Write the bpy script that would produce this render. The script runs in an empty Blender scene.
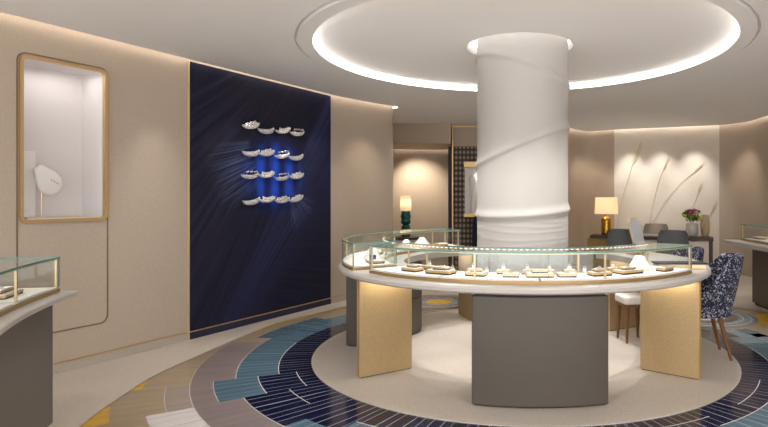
import bpy, bmesh, math, random
from mathutils import Vector, Matrix
random.seed(7)
sc = bpy.context.scene
COL = sc.collection
PI = math.pi
def R(a): return math.radians(a)
F, HY, PXC = 573.2, 197.7, 470.0            # focal length and principal point of the photograph, in pixels
CX, CY = 0.496, 5.742                       # axis of the column, ring counter and dome

# ------------------------------------------------------------------ materials
def new_mat(name):
    m = bpy.data.materials.new(name); m.use_nodes = True
    return m, m.node_tree.nodes, m.node_tree.links, m.node_tree.nodes['Principled BSDF']
def lin(c):
    return tuple(((v/12.92) if v <= .04045 else ((v+.055)/1.055)**2.4) for v in [x/255 for x in c]) + (1,)
def mat(name, rgb, rough=.5, metal=0, noise=0, nscale=40, bump=0, stretch=(1,1,1), spec=.5, bscale=None, coat=0):
    m, N, L, b = new_mat(name)
    c = lin(rgb)
    b.inputs['Base Color'].default_value = c
    b.inputs['Roughness'].default_value = rough
    b.inputs['Metallic'].default_value = metal
    b.inputs['Specular IOR Level'].default_value = spec
    b.inputs['Coat Weight'].default_value = coat
    if noise or bump:
        tc = N.new('ShaderNodeTexCoord'); mp = N.new('ShaderNodeMapping'); mp.inputs['Scale'].default_value = stretch
        L.new(tc.outputs['Object'], mp.inputs['Vector'])
        n = N.new('ShaderNodeTexNoise'); n.inputs['Scale'].default_value = nscale; n.inputs['Detail'].default_value = 4
        L.new(mp.outputs[0], n.inputs['Vector'])
        if noise:
            r = N.new('ShaderNodeValToRGB')
            r.color_ramp.elements[0].position = .3; r.color_ramp.elements[1].position = .7
            r.color_ramp.elements[0].color = tuple(v*(1-noise) for v in c[:3])+(1,)
            r.color_ramp.elements[1].color = tuple(min(1, v*(1+noise)) for v in c[:3])+(1,)
            L.new(n.outputs['Fac'], r.inputs['Fac']); L.new(r.outputs['Color'], b.inputs['Base Color'])
        if bump:
            bp = N.new('ShaderNodeBump'); bp.inputs['Strength'].default_value = bump; bp.inputs['Distance'].default_value = .01
            L.new(n.outputs['Fac'], bp.inputs['Height']); L.new(bp.outputs[0], b.inputs['Normal'])
    return m
def emis(name, rgb, s):
    m, N, L, b = new_mat(name)
    b.inputs['Base Color'].default_value = lin(rgb)
    b.inputs['Emission Color'].default_value = lin(rgb); b.inputs['Emission Strength'].default_value = s
    return m
def mth(N, L, op, a, b=None, c=None):
    n = N.new('ShaderNodeMath'); n.operation = op
    for i, v in enumerate((a, b, c)):
        if v is None: continue
        if isinstance(v, (int, float)): n.inputs[i].default_value = v
        else: L.new(v, n.inputs[i])
    return n.outputs[0]
def mixc(N, L, f, a, b):
    n = N.new('ShaderNodeMix'); n.data_type = 'RGBA'
    L.new(f, n.inputs[0])
    for i, v in ((6, a), (7, b)):
        if isinstance(v, tuple): n.inputs[i].default_value = v
        else: L.new(v, n.inputs[i])
    return n.outputs[2]

M = {}
M['wall'] = mat('wall_fabric', (183,168,151), .8, noise=.07, nscale=30, stretch=(6,6,1.2), bump=.12)
M['wall_pale'] = mat('pale_wall_panel', (224,214,200), .75, noise=.02, nscale=20)
M['ceil'] = mat('ceiling_paint', (238,238,239), .9, noise=.01, nscale=3)
M['gap'] = mat('ceiling_shadow_gap', (120,116,112), .9)
M['dome'] = mat('dome_paint', (242,242,243), .9)
M['base'] = mat('baseboard_stone', (178,168,156), .5, noise=.03)
M['plaster'] = mat('column_plaster', (184,181,177), .6)
M['brass'] = mat('satin_brass', (212,178,128), .38, .75)
M['brass_pale'] = mat('pale_brass', (230,206,166), .42, .6)
M['brass_dark'] = mat('aged_brass', (168,138,92), .4, .6)
M['shade_bronze'] = mat('groove_shade_bronze', (136,114,88), .5, .3)  # groove's shade put into the colour; also the bronze table pedestal
M['goldcloth'] = mat('gold_woven_panel', (186,160,118), .5, .4, noise=.07, nscale=60, stretch=(1,1,1), bump=.15)
M['stone'] = mat('white_solid_surface', (186,181,176), .35, noise=.01)
M['taupe'] = mat('taupe_lacquer', (80,73,65), .45, noise=.015, nscale=5)
M['greylac'] = mat('grey_lacquer', (112,107,103), .45, noise=.015, nscale=5)
M['shadow'] = mat('dark_recess', (52,45,40), .6)  # shade of recesses and foot gaps put into a dark colour
M['deck'] = mat('white_suede', (242,236,230), .8, noise=.015)
M['edge'] = mat('glass_edge_green', (98,152,144), .15, spec=.8)
M['cream'] = mat('cream_stone_floor', (194,184,172), .55, noise=.06, nscale=45)
M['disc'] = mat('cream_terrazzo_disc', (186,177,166), .5, noise=.09, nscale=70)
M['wood'] = mat('walnut_leg', (116,74,36), .4, noise=.18, nscale=12, stretch=(4,4,.5))
M['darkwood'] = mat('dark_desk_wood', (62,44,34), .35, noise=.15, nscale=10, stretch=(1,6,6))
M['olive'] = mat('olive_gold_panel', (150,128,72), .45, .4)
M['chargrey'] = mat('charcoal_upholstery', (98,102,105), .9, noise=.1, nscale=90)
M['taupecloth'] = mat('taupe_upholstery', (158,146,134), .9, noise=.1, nscale=90)
M['navycloth'] = mat('navy_upholstery', (30,36,62), .85, noise=.15, nscale=80)
M['whitecloth'] = mat('white_upholstery', (232,226,218), .85, noise=.02, nscale=80)
M['teal'] = mat('teal_ceramic', (14,92,84), .2, coat=.3, noise=.15, nscale=14)
M['silver'] = mat('silver_metal', (236,236,238), .28, .6)
M['gem'] = mat('pale_gemstones', (244,244,247), .16, .75, spec=1)
M['white'] = mat('matt_white_form', (244,241,238), .7)
M['nichewhite'] = mat('niche_white', (222,217,216), .8)
M['leaf'] = mat('green_leaf', (120,150,50), .6, noise=.3, nscale=30)
M['petalg'] = mat('lime_petal', (176,190,70), .6)
M['petalp'] = mat('purple_petal', (84,40,120), .6)
M['petalb'] = mat('indigo_petal', (44,44,130), .6)
M['petalk'] = mat('magenta_petal', (190,40,120), .6)
M['vaseglass'] = mat('frosted_vase', (205,200,192), .25, spec=.8)
M['stonevase'] = mat('beige_stoneware', (196,174,142), .55, noise=.1, nscale=20)
M['navylac'] = mat('navy_leather', (30,34,58), .6)
M['reed'] = mat('gilded_reed_paint', (212,194,166), .6)
M['redgem'] = mat('red_gemstones', (160,40,60), .1, .2)
M['cobalt'] = mat('cobalt_velvet', (40,50,140), .8)
M['ledw'] = emis('led_warm', (255,242,228), 6)
M['ledn'] = emis('led_dome', (255,247,238), 11)
M['ledcol'] = emis('led_column', (255,250,244), 4.5)
M['leddot'] = emis('led_case', (255,240,220), 2.2)
M['mirror'] = mat('mirror_glass', (200,204,212), .35, .5)
# clear glass: thin sheets, reflecting at grazing angles
m, N, L, b = new_mat('clear_glass'); N.remove(b)
lw = N.new('ShaderNodeLayerWeight'); lw.inputs['Blend'].default_value = .5
p5 = mth(N, L, 'POWER', lw.outputs['Facing'], 4.0)
fac = mth(N, L, 'MULTIPLY_ADD', p5, .5, .03)
t = N.new('ShaderNodeBsdfTransparent'); t.inputs['Color'].default_value = (.97,.985,.98,1)
g = N.new('ShaderNodeBsdfGlossy'); g.inputs['Roughness'].default_value = .01
mx = N.new('ShaderNodeMixShader'); L.new(fac, mx.inputs[0]); L.new(t.outputs[0], mx.inputs[1]); L.new(g.outputs[0], mx.inputs[2])
L.new(mx.outputs[0], N['Material Output'].inputs['Surface']); M['glass'] = m
# lamp shades: translucent cloth
def shade_mat(name, rgb, s):
    m, N, L, b = new_mat(name)
    b.inputs['Base Color'].default_value = lin(rgb); b.inputs['Roughness'].default_value = .9
    tr = N.new('ShaderNodeBsdfTranslucent'); tr.inputs['Color'].default_value = lin(rgb)
    mx = N.new('ShaderNodeMixShader'); mx.inputs[0].default_value = .55
    L.new(b.outputs[0], mx.inputs[1]); L.new(tr.outputs[0], mx.inputs[2]); L.new(mx.outputs[0], N['Material Output'].inputs['Surface'])
    b.inputs['Emission Color'].default_value = lin((255,222,182)); b.inputs['Emission Strength'].default_value = s
    return m
M['shade'] = shade_mat('linen_lamp_shade', (246,234,214), .25)
M['shade2'] = shade_mat('pleated_lamp_shade', (246,226,196), .15)
# ribbed glossy floor tiles: fine radial joints about the column axis (floor origin)
def tile(name, rgb, line, rough=.22, amt=.8, n1=118, var=.14):
    m, N, L, b = new_mat(name)
    tc = N.new('ShaderNodeTexCoord'); sp = N.new('ShaderNodeSeparateXYZ'); L.new(tc.outputs['Object'], sp.inputs[0])
    th = mth(N, L, 'ARCTAN2', sp.outputs[1], sp.outputs[0])
    r = mth(N, L, 'SQRT', mth(N, L, 'ADD', mth(N, L, 'MULTIPLY', sp.outputs[0], sp.outputs[0]), mth(N, L, 'MULTIPLY', sp.outputs[1], sp.outputs[1])))
    cb = N.new('ShaderNodeCombineXYZ'); L.new(mth(N, L, 'MULTIPLY', th, 9.0), cb.inputs[0]); L.new(mth(N, L, 'MULTIPLY', r, .25), cb.inputs[1])
    nz = N.new('ShaderNodeTexNoise'); nz.inputs['Scale'].default_value = 1.6; nz.inputs['Detail'].default_value = 2; L.new(cb.outputs[0], nz.inputs['Vector'])
    ph = mth(N, L, 'MULTIPLY_ADD', nz.outputs['Fac'], 9.0, mth(N, L, 'MULTIPLY', th, float(n1)))
    s = mth(N, L, 'SINE', ph)
    ln = N.new('ShaderNodeMapRange'); ln.inputs['From Min'].default_value = .955; ln.inputs['From Max'].default_value = .995
    L.new(s, ln.inputs['Value'])
    # brush tone per stripe
    cb2 = N.new('ShaderNodeCombineXYZ'); L.new(mth(N, L, 'MULTIPLY', th, 42.0), cb2.inputs[0]); L.new(mth(N, L, 'MULTIPLY', r, 1.6), cb2.inputs[1])
    n2 = N.new('ShaderNodeTexNoise'); n2.inputs['Scale'].default_value = 1.0; n2.inputs['Detail'].default_value = 3; L.new(cb2.outputs[0], n2.inputs['Vector'])
    c = lin(rgb)
    rp = N.new('ShaderNodeValToRGB'); rp.color_ramp.elements[0].position = .3; rp.color_ramp.elements[1].position = .72
    rp.color_ramp.elements[0].color = tuple(v*(1-var) for v in c[:3])+(1,); rp.color_ramp.elements[1].color = tuple(v*(1+var) for v in c[:3])+(1,)
    L.new(n2.outputs['Fac'], rp.inputs['Fac'])
    f = mth(N, L, 'MULTIPLY', ln.outputs[0], amt)
    L.new(mixc(N, L, f, rp.outputs['Color'], lin(line)), b.inputs['Base Color'])
    b.inputs['Roughness'].default_value = rough
    bp = N.new('ShaderNodeBump'); bp.inputs['Strength'].default_value = .25; bp.inputs['Distance'].default_value = .004
    L.new(n2.outputs['Fac'], bp.inputs['Height']); L.new(bp.outputs[0], b.inputs['Normal'])
    return m
M['t_navy'] = tile('navy_glazed_tile', (19,21,45), (160,164,184), .12, .85, 170, .5)
M['t_teal'] = tile('teal_glazed_tile', (76,100,114), (150,166,174), .25, .6, 170)
M['t_mauve'] = tile('mauve_grey_tile', (128,116,114), (104,92,92), .28, .55, 170, .16)
M['t_pale'] = tile('pale_mauve_tile', (146,134,126), (170,158,150), .28, .4, 150, .1)
M['t_beige'] = tile('beige_tile', (156,138,114), (134,116,94), .3, .5, 150, .12)
M['t_white'] = tile('white_tile', (204,200,198), (160,155,152), .25, .6, 170, .06)
M['t_yellow'] = tile('yellow_tile', (200,156,40), (214,180,84), .3, .3, 150, .15)
M['t_steel'] = tile('steel_blue_tile', (122,134,144), (170,176,182), .26, .4, 130)
M['t_brown'] = tile('brown_grey_tile', (84,74,70), (150,140,136), .2, .5, 130)
M['grout'] = mat('pale_grout', (196,190,186), .5)
# patterned tub chair cloth
m, N, L, b = new_mat('navy_leaf_fabric')
tc = N.new('ShaderNodeTexCoord'); n = N.new('ShaderNodeTexNoise'); n.inputs['Scale'].default_value = 38; n.inputs['Detail'].default_value = 1.2; n.inputs['Distortion'].default_value = 1.6
L.new(tc.outputs['Object'], n.inputs['Vector'])
mr = N.new('ShaderNodeMapRange'); mr.inputs['From Min'].default_value = .55; mr.inputs['From Max'].default_value = .61; L.new(n.outputs['Fac'], mr.inputs['Value'])
L.new(mixc(N, L, mr.outputs[0], lin((29,31,54)), lin((170,174,186))), b.inputs['Base Color']); b.inputs['Roughness'].default_value = .85
M['leafcloth'] = m
# lattice wallpaper
m, N, L, b = new_mat('lattice_wallpaper')
tc = N.new('ShaderNodeTexCoord'); sp = N.new('ShaderNodeSeparateXYZ'); L.new(tc.outputs['Object'], sp.inputs[0])
u = mth(N, L, 'MULTIPLY', sp.outputs[0], 40.0); v = mth(N, L, 'MULTIPLY', sp.outputs[2], 30.0)
k = mth(N, L, 'MULTIPLY', mth(N, L, 'SINE', mth(N, L, 'ADD', u, v)), mth(N, L, 'SINE', mth(N, L, 'SUBTRACT', u, v)))
mr = N.new('ShaderNodeMapRange'); mr.inputs['From Min'].default_value = .05; mr.inputs['From Max'].default_value = .3; L.new(k, mr.inputs['Value'])
L.new(mixc(N, L, mr.outputs[0], lin((58,48,44)), lin((150,132,108))), b.inputs['Base Color']); b.inputs['Roughness'].default_value = .6
M['lattice'] = m
# hammered gold
M['hammer'] = mat('hammered_gold', (206,160,70), .25, 1.0, bump=1.0, nscale=16, noise=.3)
# navy mural: plumes of fine strokes in several directions; object x runs along the wall, z up
m, N, L, b = new_mat('navy_plume_mural')
tc = N.new('ShaderNodeTexCoord'); sp = N.new('ShaderNodeSeparateXYZ'); L.new(tc.outputs['Object'], sp.inputs[0])
X, Z = sp.outputs[0], sp.outputs[2]
def fan(x0, z0, freq):
    dx = mth(N, L, 'SUBTRACT', X, x0); dz = mth(N, L, 'SUBTRACT', Z, z0)
    a = mth(N, L, 'ARCTAN2', dz, dx)
    rr = mth(N, L, 'SQRT', mth(N, L, 'ADD', mth(N, L, 'MULTIPLY', dx, dx), mth(N, L, 'MULTIPLY', dz, dz)))
    cb = N.new('ShaderNodeCombineXYZ'); L.new(mth(N, L, 'MULTIPLY', a, freq), cb.inputs[0]); L.new(mth(N, L, 'MULTIPLY', rr, .6), cb.inputs[1])
    nz = N.new('ShaderNodeTexNoise'); nz.inputs['Scale'].default_value = 1; nz.inputs['Detail'].default_value = 3; L.new(cb.outputs[0], nz.inputs['Vector'])
    return a, rr, nz.outputs['Fac']
a1, r1, f1 = fan(-.35, -1.08, 150.0)       # plume rising from below
a2, r2, f2 = fan(-1.3, 1.0, 60.0)        # plume from the lower left
a3, r3, f3 = fan(2.2, 3.9, 60.0)         # plume falling from the upper right
# which plume is on top: wide soft wedges
def mrange(v, a, b_):
    q = N.new('ShaderNodeMapRange'); q.inputs['From Min'].default_value = a; q.inputs['From Max'].default_value = b_; L.new(v, q.inputs['Value']); return q.outputs[0]
w1 = mth(N, L, 'MULTIPLY', mrange(a1, R(57.8), R(57.2)), mrange(a1, R(40), R(52)))
w3 = mth(N, L, 'MULTIPLY', mrange(a3, R(-150), R(-149)), mrange(a3, R(-104), R(-125)))
base = mixc(N, L, mrange(f2, .35, .7), lin((17,19,40)), lin((27,29,52)))
c3 = mixc(N, L, mrange(f3, .35, .7), lin((22,22,40)), lin((42,41,60)))
c1 = mixc(N, L, mrange(f1, .35, .7), lin((23,26,52)), lin((44,48,84)))
cc = mixc(N, L, w3, base, c3)
cc = mixc(N, L, w1, cc, c1)
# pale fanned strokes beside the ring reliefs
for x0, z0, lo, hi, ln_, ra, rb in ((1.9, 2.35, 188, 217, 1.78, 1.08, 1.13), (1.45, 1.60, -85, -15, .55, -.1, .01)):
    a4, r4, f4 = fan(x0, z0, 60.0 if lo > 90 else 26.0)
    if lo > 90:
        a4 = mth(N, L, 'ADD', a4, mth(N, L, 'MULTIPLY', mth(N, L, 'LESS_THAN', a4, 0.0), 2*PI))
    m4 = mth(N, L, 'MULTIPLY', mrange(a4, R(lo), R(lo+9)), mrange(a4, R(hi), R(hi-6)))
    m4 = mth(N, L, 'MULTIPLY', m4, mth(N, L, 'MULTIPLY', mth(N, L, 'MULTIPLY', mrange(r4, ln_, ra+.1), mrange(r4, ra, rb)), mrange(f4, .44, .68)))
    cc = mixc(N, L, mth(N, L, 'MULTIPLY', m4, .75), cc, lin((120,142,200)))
# cobalt strokes between the ring reliefs and their blue glow, painted into the colour
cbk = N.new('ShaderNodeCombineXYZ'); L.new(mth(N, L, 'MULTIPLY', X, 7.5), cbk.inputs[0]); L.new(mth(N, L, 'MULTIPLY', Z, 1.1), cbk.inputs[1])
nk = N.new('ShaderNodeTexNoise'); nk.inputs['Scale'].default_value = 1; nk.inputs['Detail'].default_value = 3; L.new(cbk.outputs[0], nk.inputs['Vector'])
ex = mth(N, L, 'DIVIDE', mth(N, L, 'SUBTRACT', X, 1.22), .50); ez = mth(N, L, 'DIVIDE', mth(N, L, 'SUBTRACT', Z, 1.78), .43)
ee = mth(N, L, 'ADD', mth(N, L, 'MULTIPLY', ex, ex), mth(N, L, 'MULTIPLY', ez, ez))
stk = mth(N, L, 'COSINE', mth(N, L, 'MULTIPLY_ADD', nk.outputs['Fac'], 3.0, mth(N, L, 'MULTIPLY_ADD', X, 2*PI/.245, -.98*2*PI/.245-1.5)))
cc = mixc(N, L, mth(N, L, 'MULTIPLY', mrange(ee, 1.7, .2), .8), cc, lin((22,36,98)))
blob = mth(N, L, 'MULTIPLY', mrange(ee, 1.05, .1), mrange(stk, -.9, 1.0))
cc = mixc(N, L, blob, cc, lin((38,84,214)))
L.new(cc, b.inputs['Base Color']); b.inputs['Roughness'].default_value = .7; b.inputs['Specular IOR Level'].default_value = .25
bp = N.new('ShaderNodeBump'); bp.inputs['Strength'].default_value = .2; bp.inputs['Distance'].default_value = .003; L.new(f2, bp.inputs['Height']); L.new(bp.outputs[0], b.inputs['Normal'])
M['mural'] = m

# ------------------------------------------------------------------ mesh builder
class MB:
    def __init__(s): s.v, s.f, s.m = [], [], []
    def add(s, vs, fs, mi=0):
        o = len(s.v); s.v += [tuple(p) for p in vs]
        for i, f in enumerate(fs):
            s.f.append(tuple(o+k for k in f)); s.m.append(mi if isinstance(mi, int) else mi[i])
        return s
    def prism(s, poly, z0, z1, mi=0, side=None, T=None):
        n = len(poly); vs = [(x, y, z0) for x, y in poly]+[(x, y, z1) for x, y in poly]
        if T: vs = [T @ Vector(p) for p in vs]
        sd = mi if side is None else side
        fs = [tuple(range(n-1, -1, -1)), tuple(range(n, 2*n))]+[(i, (i+1) % n, n+(i+1) % n, n+i) for i in range(n)]
        return s.add(vs, fs, [mi, mi]+[sd]*n)
    def box(s, x0, x1, y0, y1, z0, z1, mi=0, T=None):
        return s.prism([(x0,y0),(x1,y0),(x1,y1),(x0,y1)], z0, z1, mi, None, T)
    def sweep(s, prof, t0, t1, n, c=(CX, CY), mi=0, closed=False):
        """profile [(r,z)] turned about a vertical axis from angle t0 to t1 (degrees)"""
        k = len(prof); vs = []
        m = n if closed else n+1
        for i in range(m):
            a = R(t0+(t1-t0)*i/n)
            vs += [(c[0]+r*math.cos(a), c[1]+r*math.sin(a), z) for r, z in prof]
        fs, ms = [], []
        for i in range(n):
            j = (i+1) % m
            for q in range(k):
                w = (q+1) % k
                fs.append((i*k+q, j*k+q, j*k+w, i*k+w)); ms.append(mi if isinstance(mi, int) else mi[q])
        if not closed:
            fs += [tuple(range(k)), tuple((m-1)*k+q for q in range(k-1, -1, -1))]
            e = mi if isinstance(mi, int) else mi[-1]
            ms += [e, e]
        return s.add(vs, fs, ms)
    def arcbox(s, r0, r1, z0, z1, t0, t1, n=24, c=(CX, CY), mi=0, closed=False):
        return s.sweep([(r0,z0),(r1,z0),(r1,z1),(r0,z1)], t0, t1, n, c, mi, closed)
    def lathe(s, prof, c=(0,0,0), n=24, mi=0, T=None):
        vs, fs = [], []
        k = len(prof)
        for i in range(n):
            a = 2*PI*i/n
            vs += [(c[0]+r*math.cos(a), c[1]+r*math.sin(a), c[2]+z) for r, z in prof]
        for i in range(n):
            j = (i+1) % n
            fs += [(i*k+q, j*k+q, j*k+q+1, i*k+q+1) for q in range(k-1)]
        fs += [tuple(i*k for i in range(n-1, -1, -1)), tuple(i*k+k-1 for i in range(n))]
        if T: vs = [T @ Vector(p) for p in vs]
        return s.add(vs, fs, mi)
    def tube(s, pts, rad, n=8, mi=0, closed=False):
        pts = [Vector(p) for p in pts]; m = len(pts)
        rad = rad if isinstance(rad, (list, tuple)) else [rad]*m
        vs, fs = [], []
        for i, p in enumerate(pts):
            if closed: d = pts[(i+1) % m]-pts[i-1]
            else: d = pts[min(i+1, m-1)]-pts[max(i-1, 0)]
            d.normalize()
            up = Vector((0,0,1)) if abs(d.z) < .9 else Vector((1,0,0))
            a = d.cross(up).normalized(); b2 = a.cross(d)
            vs += [p+(a*math.cos(2*PI*q/n)+b2*math.sin(2*PI*q/n))*rad[i] for q in range(n)]
        for i in range(m if closed else m-1):
            j = (i+1) % m
            fs += [(i*n+q, i*n+(q+1) % n, j*n+(q+1) % n, j*n+q) for q in range(n)]
        if not closed: fs += [tuple(range(n-1, -1, -1)), tuple((m-1)*n+q for q in range(n))]
        return s.add(vs, fs, mi)
    def ball(s, c, r, mi=0, sq=(1,1,1), nu=10, nv=7):
        vs = [(c[0], c[1], c[2]-r*sq[2])]; fs = []
        for j in range(1, nv):
            p = PI*j/nv-PI/2
            for i in range(nu):
                a = 2*PI*i/nu
                vs.append((c[0]+r*sq[0]*math.cos(p)*math.cos(a), c[1]+r*sq[1]*math.cos(p)*math.sin(a), c[2]+r*sq[2]*math.sin(p)))
        vs.append((c[0], c[1], c[2]+r*sq[2])); e = len(vs)-1
        for i in range(nu):
            k = (i+1) % nu
            fs.append((0, 1+k, 1+i)); fs.append((e, e-nu+i, e-nu+k))
            for j in range(nv-2): fs.append((1+j*nu+i, 1+j*nu+k, 1+(j+1)*nu+k, 1+(j+1)*nu+i))
        return s.add(vs, fs, mi)
    def grid(s, rows, mi=0, closed=False):
        m, k = len(rows), len(rows[0]); fs = []
        for i in range(m-1):
            for q in range(k if closed else k-1):
                fs.append((i*k+q, i*k+(q+1) % k, (i+1)*k+(q+1) % k, (i+1)*k+q))
        return s.add([p for r in rows for p in r], fs, mi)
def wpos(o):
    v = Vector((0,0,0))
    while o is not None: v = v+o.location; o = o.parent
    return v
def obj(name, mb, mats, parent=None, origin=None, smooth=False, bevel=0, subsurf=0, local=False, angle=32):
    """link ONE mesh object; vertices are given in world space unless local"""
    me = bpy.data.meshes.new(name)
    if parent is not None: off = Vector((0,0,0)) if local else wpos(parent)
    else: off = Vector(origin) if origin is not None else Vector((0,0,0))
    me.from_pydata([tuple(Vector(p)-(off if not (local and parent is None) else Vector((0,0,0)))) for p in mb.v], [], mb.f)
    for x in (mats if isinstance(mats, (list, tuple)) else [mats]): me.materials.append(M[x])
    me.polygons.foreach_set('material_index', mb.m)
    if smooth: me.polygons.foreach_set('use_smooth', [True]*len(me.polygons))
    bm = bmesh.new(); bm.from_mesh(me); bmesh.ops.recalc_face_normals(bm, faces=bm.faces); bm.to_mesh(me); bm.free()
    me.update()
    o = bpy.data.objects.new(name, me); COL.objects.link(o)
    if parent is not None: o.parent = parent
    elif origin is not None: o.location = off
    if bevel:
        md = o.modifiers.new('bevel', 'BEVEL'); md.width = bevel; md.segments = 3; md.limit_method = 'ANGLE'; md.angle_limit = R(40)
    if subsurf:
        md = o.modifiers.new('sub', 'SUBSURF'); md.levels = subsurf; md.render_levels = subsurf
    if smooth and angle:
        md = o.modifiers.new('split', 'EDGE_SPLIT'); md.split_angle = R(angle)
    return o
def tag(o, label, cat, group=None, kind=None):
    if label: o['label'] = label
    if cat: o['category'] = cat
    if group: o['group'] = group
    if kind: o['kind'] = kind
    return o
def thing(name, label, cat, loc, rz=0, group=None):
    o = bpy.data.objects.new(name, None); COL.objects.link(o); o.empty_display_size = .1
    o.location = loc; o.rotation_euler.z = rz
    return tag(o, label, cat, group)
def struct(name, mb, mats, **k):
    o = obj(name, mb, mats, **k); o['kind'] = 'structure'; return o
def dup(root, loc, rz, label):
    r = root.copy(); COL.objects.link(r); r.location = loc; r.rotation_euler.z = rz; r['label'] = label
    for ch in list(root.children):
        c = ch.copy(); COL.objects.link(c); c.parent = r
        for g in list(ch.children):
            d = g.copy(); COL.objects.link(d); d.parent = c
    return r
def P(r, deg): return (CX+r*math.cos(R(deg)), CY+r*math.sin(R(deg)))
def floorpt(x, y, z=0):
    Y = (1.5-z)*F/(y-HY); return ((x-PXC)*Y/F, Y)

# ------------------------------------------------------------------ room outline
U = Vector((.4327, .9015)); NW = Vector((.9015, -.4327)); W0 = Vector((-3.107, 5.742))
def WL(s, d=0): p = W0+U*s+NW*d; return (p.x, p.y)
def smooth_line(pts, n=6):
    out = []
    for i in range(len(pts)-1):
        p0, p1, p2, p3 = [Vector(pts[max(0, min(len(pts)-1, k))]) for k in (i-1, i, i+1, i+2)]
        for j in range(n):
            t = j/n
            q = .5*((2*p1)+(p2-p0)*t+(2*p0-5*p1+4*p2-p3)*t*t+(3*p1-p0-3*p2+p3)*t**3)
            out.append((q.x, q.y))
    out.append(tuple(pts[-1])); return out
NAVY_A, NAVY_B = .325, 2.61
left_curve = smooth_line([WL(NAVY_B), (-1.79,8.40), (-1.60,8.66), (-1.42,8.88), (-1.27,9.04), (-1.228,9.13), (-1.26,9.22), (-1.36,9.27), (-1.6,9.32), (-2.3,9.42)])
alcove = smooth_line([(-2.5,9.6), (-2.52,11.3), (-2.2,12.05), (-1.7,12.45), (-1.1,12.62), (-.5,12.6), (-.37,12.58)])
right_alcove = smooth_line([(1.78,11.42), (1.86,11.55), (2.02,11.9), (2.3,12.35), (2.62,12.5), (3.07,12.2)])
right_curve = smooth_line([(4.98,11.45), (5.2,11.22), (5.32,10.9), (5.34,10.6), (5.31,10.2), (5.32,9.6), (5.5,8.3), (5.6,6)])
LSTART = WL(-7.5)
outline = [LSTART, (LSTART[0], -1.6), (5.6, -1.6)] + right_curve[::-1] + right_alcove[::-1] + [(-.36,11.48)] + alcove[::-1] + left_curve[::-1]
def offset(pts, d, closed=False):
    """to the left of travel"""
    out = []; n = len(pts)
    for i in range(n):
        a = Vector(pts[i-1]) if (i > 0 or closed) else None
        b2 = Vector(pts[i]); c = Vector(pts[(i+1) % n]) if (i < n-1 or closed) else None
        ns = []
        for p, q in ((a, b2), (b2, c)):
            if p is None or q is None or (q-p).length < 1e-6: continue
            e = (q-p).normalized(); ns.append(Vector((-e.y, e.x)))
        nn = sum(ns, Vector((0,0)))
        if nn.length < 1e-6: nn = ns[0]
        nn.normalize(); k = max(.5, nn.dot(ns[0]))
        out.append(tuple(b2+nn*(d/k)))
    return out
ZT = 3.12
def wall_strip(mb, pts, z0, z1, d0, d1, mi=0):
    """pts run with the room on the left; from offset d0 to d1 (negative = away from room)"""
    A, B = offset(pts, d0), offset(pts, d1); n = len(pts)
    vs = []
    for p, q in zip(A, B): vs += [(p[0],p[1],z0),(p[0],p[1],z1),(q[0],q[1],z1),(q[0],q[1],z0)]
    fs = []
    for i in range(n-1):
        for k in range(4): fs.append((4*i+k, 4*(i+1)+k, 4*(i+1)+(k+1) % 4, 4*i+(k+1) % 4))
    fs += [(0,1,2,3), (4*n-1,4*n-2,4*n-3,4*n-4)]
    return mb.add(vs, fs, mi)
# left wall with the niche opening
NI = dict(s0=-1.215, s1=-.548, z0=1.315, z1=2.645)
def sbox(mb, s0, s1, z0, z1, d0, d1, mi=0):
    a, b2, c, d = WL(s0, d0), WL(s1, d0), WL(s1, d1), WL(s0, d1)
    return mb.prism([a, b2, c, d], z0, z1, mi)
w = MB()
for (s0, s1, z0, z1) in ((-7.5, NI['s0'], 0, ZT), (NI['s1'], NAVY_B, 0, ZT), (NI['s0'], NI['s1'], 0, NI['z0']), (NI['s0'], NI['s1'], NI['z1'], ZT)):
    sbox(w, s0, s1, z0, z1, 0, -.09)
struct('wall_left', w, 'wall')
w = MB(); wall_strip(w, left_curve[::-1], 0, ZT, 0, -.09); struct('wall_left_curve', w, 'wall', smooth=True)
w = MB(); wall_strip(w, alcove[::-1], 0, ZT, 0, -.09); wall_strip(w, [(-2.5,9.6),(-2.3,9.42)], 0, ZT, 0, -.09)
struct('wall_alcove', w, 'wall', smooth=True)
w = MB(); w.box(-.36, 1.80, 11.50, 11.62, 0, ZT, 0); w.box(-.36, -.28, 11.62, 12.62, 0, ZT, 0)
struct('wall_back', w, 'wall')
w = MB(); wall_strip(w, right_alcove[::-1], 0, ZT, 0, -.09); wall_strip(w, right_curve[::-1], 0, ZT, 0, -.09)
wall_strip(w, [(5.6,-1.6),(5.6,6)], 0, ZT, 0, -.09)
struct('wall_right', w, 'wall', smooth=True)
w = MB(); wall_strip(w, [(4.98,11.45),(3.07,12.2)], 0, ZT, 0, -.09)
struct('wall_back_right', w, 'wall_pale')
# unseen front wall, shop-front opening added between posts to fill the room with light
w = MB(); wall_strip(w, [LSTART, (LSTART[0], -1.6)], 0, ZT, 0, -.09); wall_strip(w, [(LSTART[0], -1.6), (5.6, -1.6)], 2.85, ZT, 0, -.09)
for x in (-6.3, -2.3, 1.7, 5.5): w.box(x, x+.09, -1.69, -1.6, 0, 2.85)
struct('wall_front', w, 'wall')
# baseboards with a brass line
def basebd(name, pts, mt='base'):
    w = MB(); wall_strip(w, pts, 0, .082, .012, 0, 0); wall_strip(w, pts, .082, .092, .015, 0, 1); struct(name, w, [mt, 'brass'])
basebd('baseboard_left', [WL(NAVY_A-.01), WL(-1.9), WL(-7.5)])
basebd('baseboard_left_curve', left_curve[::-1])
basebd('baseboard_back', alcove[::-1])
basebd('baseboard_right', right_curve[::-1]); basebd('baseboard_back_right', right_alcove[::-1]+[])
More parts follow.
